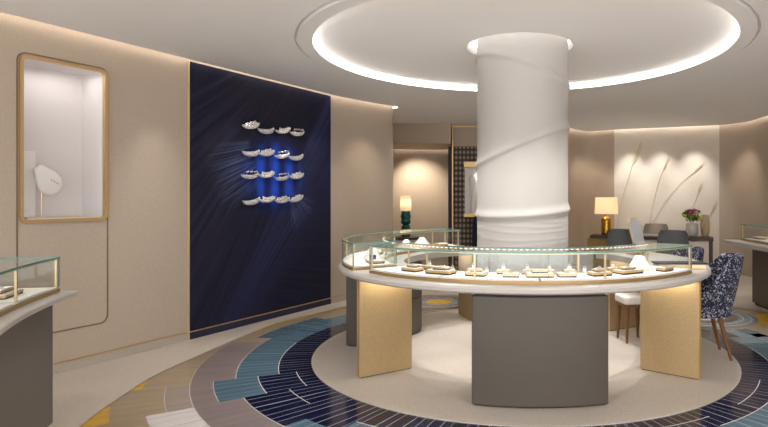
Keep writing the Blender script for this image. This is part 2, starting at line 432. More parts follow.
# ceiling: sheet kept 8 cm off the walls, light slot behind its edge, dropped ring and lit dome
ZC = 2.94
lip = offset(outline, .08, True)
bm = bmesh.new()
def loop(pts, z):
    vs = [bm.verts.new((x, y, z)) for x, y in pts]
    return [bm.edges.new((vs[i], vs[(i+1) % len(vs)])) for i in range(len(vs))]
NC = 128
circ = lambda r, n=NC: [(CX+r*math.cos(2*PI*i/n), CY+r*math.sin(2*PI*i/n)) for i in range(n)]
bmesh.ops.triangle_fill(bm, use_beauty=True, edges=loop(lip, ZC)+loop(circ(2.158), ZC))
ce = MB(); bm.verts.index_update(); ce.add([v.co[:] for v in bm.verts], [tuple(v.index for v in f.verts) for f in bm.faces], 0); bm.free()
n = len(lip)
ce.add([(x,y,ZC) for x,y in lip]+[(x,y,ZC+.06) for x,y in lip], [(i,(i+1)%n,n+(i+1)%n,n+i) for i in range(n)], 0)
ce.arcbox(2.0, 2.132, ZC-.014, ZC-.002, 0, 360, NC, closed=True)                   # ring round the dome, parted by a shadow gap
ce.arcbox(2.10, 2.17, ZC+.028, ZC+.036, 0, 360, NC, closed=True); ce.arcbox(2.158, 2.17, ZC+.0005, ZC+.03, 0, 360, NC, closed=True); ce.arcbox(2.10, 2.132, ZC-.002, ZC+.03, 0, 360, NC, closed=True)
ce.arcbox(2.075, 2.10, ZC-.002, 3.025, 0, 360, NC, mi=1, closed=True)              # dome side
ce.arcbox(.525, 2.075, 3.005, 3.025, 0, 360, NC, mi=1, closed=True)                 # dome top with a hole for the column
ce.arcbox(.525, .56, 3.025, 3.16, 0, 360, 64, mi=1, closed=True)
ce.arcbox(.40, .56, 3.15, 3.17, 0, 360, 64, mi=1, closed=True)
hl = [(-7,-2.2),(6.4,-2.2),(6.4,13.2),(-7,13.2)]
ce.prism(hl, 3.18, 3.22, 0)
struct('ceiling', ce, ['ceil', 'dome', 'gap'], smooth=True, angle=25)
# light strips hidden in the coves
lm = MB(); A, B = offset(outline, .078, True), None
def ribbon(mb, pts, z0, z1):
    n = len(pts); mb.add([(x,y,z0) for x,y in pts]+[(x,y,z1) for x,y in pts], [(i,i+1,n+i+1,n+i) for i in range(n-1)], 0)
for seg in ([WL(NAVY_B-.02), WL(-7.4)], [WL(NAVY_B), ] and left_curve[::-1], right_alcove[::-1], right_curve[::-1], [(4.98,11.45),(3.07,12.2)]):
    ribbon(lm, offset(seg, .077), ZC+.015, ZC+.035)
soff = offset(alcove[::-1], .085)
ribbon(lm, offset(alcove[::-1], .083), 2.58, 2.60)
struct('trim_1', lm, 'ledw')
lm = MB(); lm.arcbox(2.066, 2.074, ZC+.004, ZC+.022, 0, 360, NC, closed=True); struct('trim_2', lm, 'ledn')
lm = MB(); lm.arcbox(.508, .524, 3.09, 3.10, 0, 360, 64, closed=True); struct('trim_3', lm, 'ledcol')
# bulkhead over the alcove
w = MB(); w.prism([(-.37,11.1)]+[p for p in soff if p[1] > 11.12]+[(-2.43,11.1)], 2.55, ZC-.001); struct('trim_4', w, 'wall')

# ------------------------------------------------------------------ floor with its inlays (one floor, tiles in its mesh)
FL = ['cream', 'disc', 't_navy', 't_teal', 't_mauve', 't_pale', 't_beige', 't_white', 't_yellow', 't_steel', 't_brown', 'grout']
FI = {k: i for i, k in enumerate(FL)}
fl = MB(); fl.prism(hl, -.05, 0, 0)
def patch(r0, r1, t0, t1, k, lev=2, c=(CX, CY)):
    n = max(2, int(abs(t1-t0)/2)); z = lev*.0008
    vs = []
    for i in range(n+1):
        a = R(t0+(t1-t0)*i/n)
        vs += [(c[0]+r0*math.cos(a), c[1]+r0*math.sin(a), z), (c[0]+r1*math.cos(a), c[1]+r1*math.sin(a), z)]
    fl.add(vs, [(2*i, 2*i+1, 2*i+3, 2*i+2) for i in range(n)], FI[k])
def poly(pts, k, lev):
    fl.add([(x,y,lev*.0008) for x,y in pts], [tuple(range(len(pts)))], FI[k])
# beige field bounded by the cream border along the walls
edge = smooth_line([(-1.6,1.6),(-2.3,2.9),(-2.55,3.76),(-2.62,4.3),(-2.655,4.8),(-2.60,5.25),(-2.47,6.1),(-2.29,6.85),(-2.03,7.34),(-1.69,7.91),(-1.3,8.45),(-.9,8.75),(-.45,8.8),(.3,8.72),(1.2,8.62),(2.2,8.5),(3.0,8.3),(3.55,7.92),(3.9,7.4),(3.85,6.5),(3.6,5),(3.6,3),(3.0,1.4)], 5)
for i in range(len(edge)-1):
    a, b2 = edge[i], edge[i+1]
    fl.add([(CX,CY,.0008),(a[0],a[1],.0008),(b2[0],b2[1],.0008)], [(0,1,2)], FI['t_beige'])
rot = lambda t: t
# yellow edging
def band_along(i0, i1, wd, k, lev):
    pts = edge[i0:i1+1]; q = offset(pts, -wd)
    for i in range(len(pts)-1): poly([pts[i], pts[i+1], q[i+1], q[i]], k, lev)
band_along(32, 50, .035, 't_yellow', 3)
patch(3.31, 3.46, 198.5, 202.4, 't_yellow', 2); patch(3.48, 3.66, 207.8, 213.8, 't_yellow', 2)
for i in range(len(edge)-1):
    q = offset(edge, .55); poly([edge[i], edge[i+1], q[i+1], q[i]], 'cream', 7)
# navy ring all round, brush-work rings beyond it
patch(1.95, 2.29, 0, 360, 't_navy', 4)
patch(2.29, 2.63, 137, 202.5, 't_teal', 4); patch(2.63, 2.80, 150, 172, 't_teal', 4)
patch(2.63, 2.97, 176.3, 245, 't_mauve', 4); patch(2.46, 2.80, 202.6, 213.6, 't_teal', 5)
patch(2.29, 2.46, 202.5, 213.6, 't_navy', 5); patch(2.29, 2.63, 213.6, 229.2, 't_navy', 5)
patch(2.46, 2.63, 229.2, 235, 't_teal', 5); patch(2.29, 2.46, 229.2, 236.8, 't_navy', 5)
patch(2.29, 2.46, 236.8, 246, 't_teal', 5); patch(2.46, 2.63, 235, 262, 't_navy', 5)
patch(2.29, 2.46, 246, 300, 't_navy', 4); patch(2.97, 3.14, 203, 213.7, 't_pale', 4)
patch(2.97, 3.27, 213.8, 250, 't_white', 5)
patch(2.46, 2.97, 262, 300, 't_mauve', 4)
# right side
patch(2.29, 2.75, 300, 364, 't_teal', 4); patch(2.62, 2.76, 350, 372, 't_steel', 5)
patch(2.29, 2.6, 4, 24, 't_steel', 4); patch(2.6, 2.78, 9, 17, 't_teal', 5)
patch(2.29, 2.45, 10, 40, 't_brown', 5); patch(2.75, 3.0, 300, 352, 't_mauve', 4)
patch(3.14, 3.9, 17.5, 27, 't_yellow', 2)
def motif(c, rs):
    for lev, (r, k) in enumerate(rs):
        a = [(c[0]+r*math.cos(2*PI*i/48), c[1]+r*1.02*math.sin(2*PI*i/48)) for i in range(48)]
        poly(a, k, 5.15+lev*.3)
motif((2.92,7.30), ((.67,'t_steel'),(.605,'grout'),(.597,'t_steel'),(.51,'grout'),(.502,'t_steel'),(.45,'t_brown'),(.31,'t_white')))
motif((-.45,8.22), ((.46,'t_brown'),(.42,'t_pale'),(.34,'t_navy'),(.31,'t_steel'),(.19,'t_yellow')))
patch(2.05, 2.10, 108, 125, 't_pale', 6); patch(2.1, 2.29, 100, 128, 't_brown', 5); patch(2.29, 2.36, 100, 128, 't_steel', 5); patch(2.82, 2.9, 98, 120, 't_steel', 6)
# pale joints
def joint(r0, r1, t0, t1, lev=7): patch(r0, r1, t0, t1, 'grout', lev)
g = .003
for r, t0, t1 in ((2.15,202.4,213.5),(2.29,213.6,223.6),(2.29,176,202.5),(2.63,176,202.5),(2.97,176,203),(2.97,203,250),(2.80,202.6,213.6),(2.46,202.6,213.6),(2.63,213.6,235),(3.14,203,213.7),(2.29,300,360),(2.15,312,331),(2.15,286,302),(2.29,236.8,246)):
    joint(r-g, r+g, t0, t1)
# inlaid disc under the counter
fl.arcbox(0.0001, 2.01, 0.0, .009, 0, 360, NC, mi=FI['disc'], closed=True)
struct('floor', fl, FL, origin=(CX, CY, 0))

# ------------------------------------------------------------------ column with raised swirling ribs
cm = MB(); rows = []
ribs = [((1.80, .16), (2.73,-.16,-.02), .021, .020), (None, (2.0,.185,-.02), .023, .020), (None, (1.36,.03,.03), .022, .020)]
nz_, na_ = 330, 120
for j in range(nz_+1):
    z = .009+(3.14-.009)*j/nz_; row = []
    for i in range(na_):
        a = 2*PI*i/na_; r = .452
        for _, (z0, b1, c1), h, wd in ribs:
            zz = z0+b1*math.cos(a)+c1*math.sin(a)
            d = (z-zz)/wd
            r += h*math.exp(-d*d)*(1 if d < 0 else 1) if d < 0 else h*math.exp(-(d*.42)**2)
        if z < 1.36:
            for q in range(5):
                zz = 1.29-q*.055+.02*math.sin(a*2+q)+.01*q*math.cos(a+q*1.3)
                r += .002*math.exp(-((z-zz)/.010)**2)
        row.append((CX+.028+r*math.cos(a), CY+r*math.sin(a), z))
    rows.append(row)
cm.grid(rows, closed=True)
o = obj('column', cm, 'plaster', origin=(CX, CY, .009), smooth=True, angle=0)
tag(o, 'thick round white plaster column with raised swirling ribs inside the ring counter', 'column')

# ------------------------------------------------------------------ ring counter
ctr = thing('ring_counter', 'large ring-shaped white counter on gold panels around the white column', 'counter', (CX, CY, .009))
SL0, SL1 = 110.0, 397.0
prof = [(1.15,.82),(1.748,.82),(1.77,.834),(1.77,.858),(1.76,.874),(1.742,.883),(1.15,.883)]
mb = MB(); mb.sweep(prof, SL0, SL1, 140); obj('countertop', mb, 'stone', ctr, smooth=True, angle=20)
def radial_panel(th, r0=1.245, r1=1.735, t=.05):
    a = R(th); e = Vector((math.cos(a), math.sin(a))); q = Vector((-e.y, e.x))
    def pt(r, s): v = Vector((CX, CY))+e*r+q*s; return (v.x, v.y)
    mb = MB()
    mb.prism([pt(r0,-t/2), pt(r1,-t/2), pt(r1,t/2), pt(r0,t/2)], .015, .8195, 0)
    p = obj('support_panel', mb, 'goldcloth', ctr, bevel=.003)
    mb = MB()
    for s in (-t/2-.001, t/2-.011): mb.prism([pt(r1,s), pt(r1+.004,s), pt(r1+.004,s+.012), pt(r1,s+.012)], .015, .819)
    obj('edge_trim', mb, 'brass', p)
    mb = MB(); mb.prism([pt(r0+.01,-t/2+.006), pt(r1-.01,-t/2+.006), pt(r1-.01,t/2-.006), pt(r0+.01,t/2-.006)], .009, .016)
    obj('plinth', mb, 'shadow', p)
for th in (-36.8, 215.2, 110.9, 32.6): radial_panel(th)
def cabinet(label, t0, t1, drawers=False, ro=1.69):
    m0 = P(1.45, (t0+t1)/2)
    c = thing('counter_cabinet', label, 'cabinet', (m0[0], m0[1], .009), group='taupe cabinets under the ring counter')
    n = max(8, int(abs(t1-t0)))
    mb = MB(); rr = .018; mb.arcbox(1.21, ro, .018, .80, t0, t1, n)
    obj('body', mb, 'taupe', c, bevel=.012)
    mb = MB(); mb.arcbox(1.23, ro-.025, .009, .019, t0+.6, t1-.6, n); obj('plinth', mb, 'shadow', c)
    mb = MB(); mb.arcbox(1.23, ro-.025, .80, .8195, t0+.6, t1-.6, n); obj('top_recess', mb, 'shadow', c)
    if drawers:
        for z0, z1 in ((.06,.40),(.42,.78)):
            mb = MB(); mb.arcbox(1.196, 1.2095, z0, z1, t0+.8, t1-.8, n); obj('drawer', mb, 'taupe', c, bevel=.003)
cabinet('broad taupe cabinet under the near side of the ring counter', 253.4, 287.1, False, 1.705)
cabinet('taupe drawer cabinet behind the gold panel, on the mural side of the ring counter', 148.5, 180.5, True, 1.735)

# ------------------------------------------------------------------ glass showcases
def showcase(label, c, r0, r1, t0, t1, fposts, rposts, group=None, zb=.883, seg=3, dense=48, flip=False):
    """curved glass case on a counter; r1 is the customers' side unless flip"""
    a = (t0+t1)/2; mid = (c[0]+(r0+r1)/2*math.cos(R(a)), c[1]+(r0+r1)/2*math.sin(R(a)))
    s = thing('glass_showcase', label, 'showcase', (mid[0], mid[1], zb), group=group)
    zt = zb+.232
    mb = MB(); mb.arcbox(r0, r1, zb+.0005, zb+.024, t0, t1, dense, c); obj('base_frame', mb, 'brass_dark', s)
    step = (t1-t0)/seg
    for i in range(seg):
        mb = MB(); mb.arcbox(r0+.012, r1-.012, zb+.024, zb+.036, t0+.35+i*step, t0+(i+1)*step-.2, max(4, dense//seg), c)
        obj('deck_pad', mb, 'deck', s)
    g0, g1 = (r1-.007, r1-.001); h0, h1 = (r0+.001, r0+.007)
    for nm, q0, q1 in (('outer_pane', g0, g1), ('inner_pane', h0, h1)):
        mb = MB(); mb.sweep([(q0,zb+.036),(q1,zb+.036),(q1,zt-.011),(q0,zt-.011)], t0+.05, t1-.05, dense, c, [1,0,1,0,1]); obj(nm, mb, ['glass','edge'], s, smooth=True, angle=20)
    mb = MB(); mb.sweep([(r0,zt-.011),(r1,zt-.011),(r1,zt),(r0,zt)], t0, t1, dense, c, [0,1,0,1,1]); obj('top_pane', mb, ['glass','edge'], s, smooth=True, angle=20)
    for tt in (t0, t1):
        e = Vector((math.cos(R(tt)), math.sin(R(tt)))); q = Vector((-e.y, e.x))*(1 if tt == t0 else -1)
        pt = lambda r, w_: tuple(Vector(c)+e*r+q*w_)
        mb = MB(); pl = [pt(r0+.008,.001), pt(r1-.008,.001), pt(r1-.008,.007), pt(r0+.008,.007)]
        vs = [(x,y,zb+.036) for x,y in pl]+[(x,y,zt-.0115) for x,y in pl]
        mb.add(vs, [(3,2,1,0),(4,5,6,7),(0,1,5,4),(1,2,6,5),(2,3,7,6),(3,0,4,7)], [1,1,0,1,0,1]); obj('end_pane', mb, ['glass','edge'], s)
    # brass posts and rails just inside the glass
    for lst, rr in ((fposts, g0-.013), (rposts, h1+.001)):
        for tt in lst:
            dd = .0065/rr*57.3
            mb = MB(); mb.arcbox(rr, rr+.012, zb+.036, zt-.0115, tt-dd, tt+dd, 1, c); obj('post', mb, 'brass_pale', s)
    for rr in (g0-.011, h1+.001):
        mb = MB(); mb.arcbox(rr, rr+.010, zt-.019, zt-.0118, t0+.5, t1-.5, dense, c); obj('top_rail', mb, 'brass_pale', s)
    rr = (r0+.014) if not flip else (r1-.026)
    mb = MB()
    nled = int((t1-t0)*R(1)*(r0+r1)/2/.05)
    mb.arcbox(rr+.0005, rr+.011, zt-.019, zt-.0125, t0+1, t1-1, 2*nled, c)
    mb.m = [(k//4) % 2 if k < 8*nled else 0 for k in range(len(mb.m))]       # lit and dark lengths of one strip
    obj('light_rail', mb, ['leddot', 'brass_pale'], s)
    return s
C0 = (CX, CY)
showcase('long curved glass showcase along the near side of the ring counter', C0, 1.31, 1.69, 218.6, 321.4, (219.3, 254.0, 286.6, 320.7), (219.6, 230.0, 285.2, 314.8, 320.4), 'glass showcases', seg=4, dense=72)
showcase('curved glass showcase on the far mural side of the ring counter', C0, 1.33, 1.737, 117.5, 211.2, (118.2, 150, 181, 210.4), (118.4, 134, 165, 210.2), 'glass showcases', seg=4, dense=64)
# left counter near the camera
CL = (1.44, 4.648)
def side_counter(label, parts):
    pass
lc = thing('side_counter', 'white-topped grey counter with a glass showcase, beside the wall niche', 'counter', (CL[0]+4.4*math.cos(R(203)), CL[1]+4.4*math.sin(R(203)), 0))
mb = MB(); mb.sweep([(4.15,.845),(4.80,.845),(4.80,.883),(4.145,.883),(4.138,.876),(4.138,.852)], 191.5, 218, 40, CL); obj('countertop', mb, 'stone', lc, smooth=True, angle=25)
mb = MB(); mb.arcbox(4.245, 4.74, .04, .844, 192.7, 217.5, 36, CL); obj('base_cabinet', mb, 'greylac', lc, bevel=.008)
mb = MB(); mb.arcbox(4.27, 4.71, 0.0, .04, 193.3, 217.2, 36, CL); obj('plinth', mb, 'shadow', lc)
showcase('curved glass showcase on the counter beside the wall niche', CL, 4.217, 4.61, 192.3, 217, (192.6, 198.2, 206, 211, 216.5), (192.6, 200, 208, 216.5), 'glass showcases', seg=3, dense=40, flip=True)
# right counter, by the right wall: gentle curve of large radius about a far axis
CRr = (23.75, 7.0)
rc = thing('side_counter', 'white-topped taupe counter with a glass showcase, beyond the blue patterned chairs', 'counter', (4.1, 7.2, 0))
def tY(Y, r=20.0): return 180-math.degrees(math.asin((Y-7.0)/r))
mb = MB(); mb.arcbox(19.3, 20.06, .823, .883, tY(8.46), tY(5.9), 14, CRr); obj('countertop', mb, 'stone', rc, bevel=.006)
mb = MB(); mb.arcbox(19.35, 19.82, .04, .822, tY(8.05), tY(6.0), 12, CRr); obj('base_cabinet', mb, 'taupe', rc, bevel=.006)
mb = MB(); mb.arcbox(19.37, 19.79, .0, .04, tY(8.03), tY(6.05), 12, CRr); obj('plinth', mb, 'shadow', rc)
showcase('glass showcase on the counter beyond the blue chairs', CRr, 19.46, 19.85, tY(8.36), tY(6.1), (tY(8.33), tY(7.4), tY(6.15)), (tY(8.33), tY(6.15)), 'glass showcases', seg=2, dense=16)

# ------------------------------------------------------------------ jewellery displays
ZD = .919 + .0004
def rrect(w_, d_, r=.006, n=3):
    out = []
    for cx, cy, a0 in ((w_/2-r, d_/2-r, 0), (-w_/2+r, d_/2-r, 90), (-w_/2+r, -d_/2+r, 180), (w_/2-r, -d_/2+r, 270)):
        out += [(cx+r*math.cos(R(a0+90*i/n)), cy+r*math.sin(R(a0+90*i/n))) for i in range(n+1)]
    return out
def tray(label, x, y, w_, d_, ang, z=ZD, h=.027, pad='deck', group='jewellery trays in the near showcase', second=None):
    t = thing('jewellery_tray', label, 'tray', (x, y, z), R(ang), group)
    mb = MB(); mb.prism(rrect(w_, d_), 0, h*.38); obj('tray_base', mb, 'navylac', t, local=True)
    mb = MB(); mb.prism(rrect(w_+.006, d_+.006), h*.38, h*.95); obj('rim', mb, 'brass', t, local=True)
    mb = MB(); mb.prism(rrect(w_-.012, d_-.012), h*.95, h*1.12); obj('pad', mb, pad, t, local=True)
    return z+h*1.12
def band(name, label, cat, x, y, z, rad, tube, mt='brass', gems=0, gmat='gem', group=None):
    t = thing(name, label, cat, (x, y, z), random.uniform(0, 6), group)
    mb = MB(); mb.tube([(rad*math.cos(2*PI*i/28), rad*math.sin(2*PI*i/28), tube) for i in range(28)], tube, 8, closed=True); obj('hoop', mb, mt, t, local=True, smooth=True)
    if gems:
        mb = MB()
        for i in range(gems):
            a = 2*PI*i/gems; mb.ball((rad*math.cos(a), rad*math.sin(a), tube*2.1), tube*1.15, nu=6, nv=4)
        obj('stones', mb, gmat, t, local=True)
    return t
def stand(label, x, y, z, h=.035, group='ring stands in the near showcase'):
    t = thing('ring_stand', label, 'ring stand', (x, y, z), random.uniform(-.3,.3), group)
    mb = MB(); mb.prism(rrect(.026,.026,.004), 0, h*.75); obj('block', mb, 'white', t, local=True)
    mb = MB(); mb.tube([(.009*math.cos(a*.4), 0, h*.75+.009+.009*math.sin(a*.4)) for a in range(16)], .0025, 6, closed=False); obj('ring', mb, 'silver', t, local=True, smooth=True)
near = [  # r, theta, w, d, position words, second tier
    (1.53, 231.5, .15, .10, 'first', .012),
    (1.53, 242.0, .21, .12, 'second', .014),
    (1.53, 253.0, .15, .10, 'third', .012),
    (1.54, 262.8, .12, .09, 'fourth', 0),
    (1.53, 270.6, .20, .11, 'fifth', .016),
    (1.54, 278.0, .13, .09, 'sixth', 0),
    (1.53, 288.0, .16, .10, 'seventh', .012),
    (1.51, 298.4, .21, .12, 'eighth', .012),
    (1.585, 311.5, .13, .08, 'ninth', 0)]
for i, (r, th, w_, d_, lab, sec) in enumerate(near):
    x, y = P(r, th); top = tray(('widest ' if i == 7 else '')+'gold-rimmed tray, '+lab+' of nine along the near showcase front from the mural', x, y, w_, d_, th+90)
    if sec:
        x2, y2 = P(r-.008, th); top2 = tray('small raised gold-rimmed pad on the '+lab+' front tray from the mural, near showcase', x2, y2, w_*.58, d_*.6, th+90, top, sec*1.4, group='raised pads on trays')
    else: x2, y2, top2 = x, y, top
    if i == 4:
        for k in range(3):
            xx, yy = P(r-.008, th+(k-1)*1.25); band('bracelet', 'red stone ring, %s of three on a raised pad before the column' % ('leftmost', 'central', 'rightmost')[k], 'bracelet', xx, yy, top2, .012, .003, 'silver', 8, 'redgem', 'red stone rings')
    elif sec:
        band('bracelet', 'thin silver stone-set bracelet on the '+lab+' front tray from the mural, near showcase', 'bracelet', x2, y2, top2, .022, .0028, 'silver', 16, group='bracelets in the near showcase')
    else:
        band('bracelet', 'plain gold bangle on the '+lab+' front tray from the mural, near showcase', 'bracelet', x2, y2, top2, .020, .0032, 'brass', group='bracelets in the near showcase')
x, y = P(1.38, 254.6); stand('white ring stand behind the third front tray of the near showcase', x, y, ZD)
x, y = P(1.40, 285.8); stand('tall white ring stand beside the third brass post of the near showcase', x, y, ZD, .05)
x, y = P(1.37, 242.5); stand('white ring stand on the deck behind the second front tray, near showcase', x, y, ZD)
x, y = P(1.39, 228.0); tray('gold-rimmed tray at the back of the near showcase, mural end', x, y, .12, .07, 318)
x, y = P(1.39, 291.5); stand('white ring stand on the deck behind the seventh front tray, near showcase', x, y, ZD, .04)
for th, w_, lab in ((233.5, .10, 'small rear tray between the first and second front trays'), (250.2, .09, 'small rear tray by the second brass post'), (260.0, .10, 'small rear tray behind the fourth front tray'),
                    (267.5, .08, 'small rear tray behind and just left of the red stones'), (274.5, .08, 'small rear tray behind and just right of the red stones'), (281.0, .09, 'small rear tray before the third brass post'), (297.0, .10, 'small rear tray behind the widest front tray')):
    x, y = P(1.385, th); tp = tray('gold-rimmed '+lab+', near showcase', x, y, w_, .06, th+90, h=.03, group='small rear trays in the near showcase')
    stand('white ring stand on the '+lab, x, y, tp, .03, 'ring stands on the rear trays')
# necklace stands
def collar(label, x, y, z, ang, w_=.24, h=.10, group='white necklace stands', cat='necklace stand'):
    """low sloping neck-and-shoulder form"""
    t = thing('necklace_stand', label, cat, (x, y, z), R(ang), group)
    mb = MB(); rows = []
    for j in range(9):
        v = j/8; row = []
        ww = w_/2*(1-.72*v**.8); dd = .075*(1-.55*v); zz = h*v
        for i in range(20):
            a = 2*PI*i/20
            row.append((ww*math.copysign(abs(math.cos(a))**.8, math.cos(a)), dd*math.sin(a)+.02*v, zz+.012*v*math.sin(a)))
        rows.append(row)
    mb.grid(rows, closed=True); k = len(rows[0])
    mb.add(rows[0], [tuple(range(k-1,-1,-1))]); mb.add(rows[-1], [tuple(range(k))])
    obj('form', mb, 'white', t, local=True, smooth=True, angle=60)
    mb = MB(); mb.tube([(w_*.30*math.sin(a/12*PI-PI/2), -.060-.006*math.cos(a/12*PI-PI/2), h*.66-h*.42*math.cos(a/12*PI-PI/2)) for a in range(13)], .003, 6)
    obj('necklace', mb, 'silver', t, local=True, smooth=True)
    return t
x, y = P(1.425, 308); collar('white necklace stand at the blue-chair end of the near showcase', x, y, ZD, 0, .25, .10)
x, y = P(1.46, 190.5); collar('white necklace stand in the middle of the far showcase', x, y, ZD, -40, .2, .12)
x, y = P(1.48, 204.5); tray('wide white tray just inside the end of the far showcase', x, y, .20, .13, 293, group='trays in the far showcase')
x2, y2 = P(1.50, 204.5); t = thing('jewel_box', 'small cobalt velvet box on the tray in the far showcase', 'jewel box', (x2, y2, ZD+.0202), R(20))
mb = MB(); mb.prism(rrect(.055,.05,.006), 0, .035); obj('box_base', mb, 'cobalt', t, local=True)
mb = MB(); mb.prism(rrect(.056,.051,.006), .035, .05); obj('lid', mb, 'cobalt', t, local=True, bevel=.004)
x, y = P(1.46, 175.0); tray('gold-rimmed tray halfway along the far showcase', x, y, .16, .11, 265, group='trays in the far showcase')
x, y = P(1.47, 160.0); tray('gold-rimmed tray past the middle of the far showcase', x, y, .16, .11, 250, group='trays in the far showcase')
x, y = P(1.47, 147.0); collar('white necklace stand far along the far showcase', x, y, ZD, -10, .2, .09)
x, y = P(1.48, 136.0); collar('wide white necklace stand near the column end of the far showcase', x, y, ZD, 0, .26, .10)
x, y = P(1.47, 125.0); tray('gold-rimmed tray at the column end of the far showcase', x, y, .14, .1, 215, group='trays in the far showcase')
# left counter displays
def PL(r, t): return (CL[0]+r*math.cos(R(t)), CL[1]+r*math.sin(R(t)))
x, y = PL(4.40, 197.0); top = tray('lower of two stacked trays in the showcase beside the wall niche', x, y, .26, .16, 110, h=.022, group='trays in the side showcases')
top = tray('upper of two stacked trays in the showcase beside the wall niche', x-.02, y+.01, .20, .12, 110, top, .018, group='trays in the side showcases')
band('bracelet', 'silver stone-set bracelet on the stacked trays beside the wall niche', 'bracelet', x-.02, y+.01, top, .03, .004, 'silver', 16, group='bracelets in the side showcases')
x, y = PL(4.42, 203.5); tray('gold-rimmed tray beyond the stacked trays, toward the photo edge', x, y, .2, .14, 116, group='trays in the side showcases')
for k, (Y, lab) in enumerate(((8.05, 'gold-rimmed tray at the far end of the showcase beyond the blue chairs'), (7.55, 'gold-rimmed tray at the photo edge in the showcase beyond the blue chairs'))):
    tray(lab, 4.09, Y, .2, .14, 90, group='trays in the side showcases')
    collar(('small white necklace stand at the far end of the showcase beyond the blue chairs', 'small white necklace stand at the photo edge beyond the blue chairs')[k], 4.10, Y-.25, ZD, -88, .12, .06)

# writing tray and mirror on the counter
t = thing('writing_case', 'flat gold case with navy leather top beside the end of the near showcase', 'case', (1.835, 5.03, .8834), R(0))
mb = MB(); mb.box(-.205, .205, -.085, .085, 0, .04); obj('box', mb, 'brass_pale', t, local=True, bevel=.004)
mb = MB(); mb.box(-.22, .22, -.09, .09, .0405, .052); obj('leather_top', mb, 'navylac', t, local=True, bevel=.003)
t = thing('table_mirror', 'tilted silver table mirror with gold edge standing on the ring counter', 'mirror', (1.86, 6.20, .8834), R(-42))
T = Matrix.Translation((0,0,.012)) @ Matrix.Rotation(R(-17), 4, 'Y')
def oval(w_, h_, n=40, p=3.2):
    out = []
    for i in range(n):
        a = 2*PI*i/n; c_, s_ = math.cos(a), math.sin(a)
        out.append((w_/2*math.copysign(abs(c_)**(2/p), c_), h_/2+h_/2*math.copysign(abs(s_)**(2/p), s_)))
    return out
def plate(mb, pts, d0, d1, T):
    n = len(pts); vs = [T @ Vector((d0, p[0], p[1])) for p in pts]+[T @ Vector((d1, p[0], p[1])) for p in pts]
    return mb.add(vs, [tuple(range(n)), tuple(range(2*n-1, n-1, -1))]+[(i,(i+1)%n,n+(i+1)%n,n+i) for i in range(n)])
mb = MB(); plate(mb, oval(.27,.40), -.006, .006, T); obj('frame', mb, 'brass', t, local=True)
mb = MB(); plate(mb, [(p[0], p[1]+.006) for p in oval(.258,.388)], .0062, .0085, T); obj('mirror_glass', mb, 'mirror', t, local=True)
mb = MB(); plate(mb, [(p[0], p[1]+.006) for p in oval(.258,.388)], -.0085, -.0062, T); obj('backing', mb, 'silver', t, local=True)
mb = MB(); mb.prism([(-.16,-.05),(.06,-.05),(.06,.05),(-.16,.05)], 0, .011); obj('foot', mb, 'brass', t, local=True)
mb = MB(); mb.tube([(-.14,0,.01),(-.075,0,.20)], .006, 8); obj('strut', mb, 'brass', t, local=True)

# ------------------------------------------------------------------ seating
def leg_mb(x0, y0, z0, x1, y1, r0=.017, r1=.010, zb=0):
    mb = MB(); mb.tube([(x0,y0,z0), ((x0+x1)/2,(y0+y1)/2,(z0+zb)/2), (x1,y1,zb)], [r0,(r0+r1)/2,r1], 10); return mb
def tub_chair(label, loc, rz):
    c = thing('tub_chair', label, 'chair', loc, rz, 'navy leaf patterned tub chairs')
    out, inn = [], []
    nf = 34; nv = 10
    for j in range(nv+1):
        v = j/nv; ro, ri = [], []
        for i in range(nf+1):
            f = R(-118+236*i/nf)
            e = max(0, min(1, (R(100)-abs(f))/R(52))); e = e*e*(3-2*e)
            zt = .63+.33*e
            z = .385+(zt-.385)*v
            lean = .10*max(0, (z-.45))/.5
            rr = .262+.02*math.sin(min(1, v)*PI*.5)
            x = rr*math.cos(f)+lean*max(0, math.cos(f))**.6 if math.cos(f) > 0 else rr*1.05*math.cos(f)
            y = rr*1.02*math.sin(f)*(1-.18*max(0,(z-.62))/.34)
            th = .05-.015*v
            ro.append((x, y, z)); n_ = math.hypot(x, y); ri.append((x-th*math.cos(f), y-th*math.sin(f), z))
        out.append(ro); inn.append(ri)
    mb = MB(); mb.grid(out); o0 = 0; k = nf+1; I = len(mb.v); mb.grid(inn)
    fs = []
    for i in range(nf):
        a, b2 = nv*k+i, nv*k+i+1; fs.append((a, b2, I+b2, I+a)); fs.append((i, i+1, I+i+1, I+i))
    for j in range(nv):
        for i in (0, nf): a, b2 = j*k+i, (j+1)*k+i; fs.append((a, b2, I+b2, I+a))
    mb.f += fs; mb.m += [0]*len(fs)
    obj('shell', mb, 'leafcloth', c, local=True, smooth=True, subsurf=1, angle=0)
    mb = MB(); mb.lathe([(.0,.385),(.225,.385),(.24,.40),(.24,.425),(.0,.425)], (-.02,0,0), 28); obj('seat_base', mb, 'leafcloth', c, local=True, smooth=True)
    mb = MB(); mb.lathe([(.0,.426),(.20,.426),(.208,.44),(.208,.475),(.19,.495),(.0,.505)], (-.03,0,0), 28); obj('seat_cushion', mb, 'whitecloth', c, local=True, smooth=True)
    for x0, y0, x1, y1 in ((.12,.15,.215,.195),(.12,-.15,.215,-.195),(-.14,.14,-.2,.17),(-.14,-.14,-.2,-.17)):
        obj('leg', leg_mb(x0, y0, .40, x1, y1, .024, .013), 'wood', c, local=True, smooth=True)
    return c
a1_, a2_ = -9.0, 14.0
p1 = P(1.735, a1_); ch = tub_chair('navy and white leaf patterned tub chair nearest the photo edge, drawn up to the counter', (p1[0], p1[1], .0095), R(a1_))
p2 = P(1.705, a2_); dup(ch, (p2[0], p2[1], .0095), R(a2_), 'navy and white leaf patterned tub chair mostly hidden behind the nearer one')
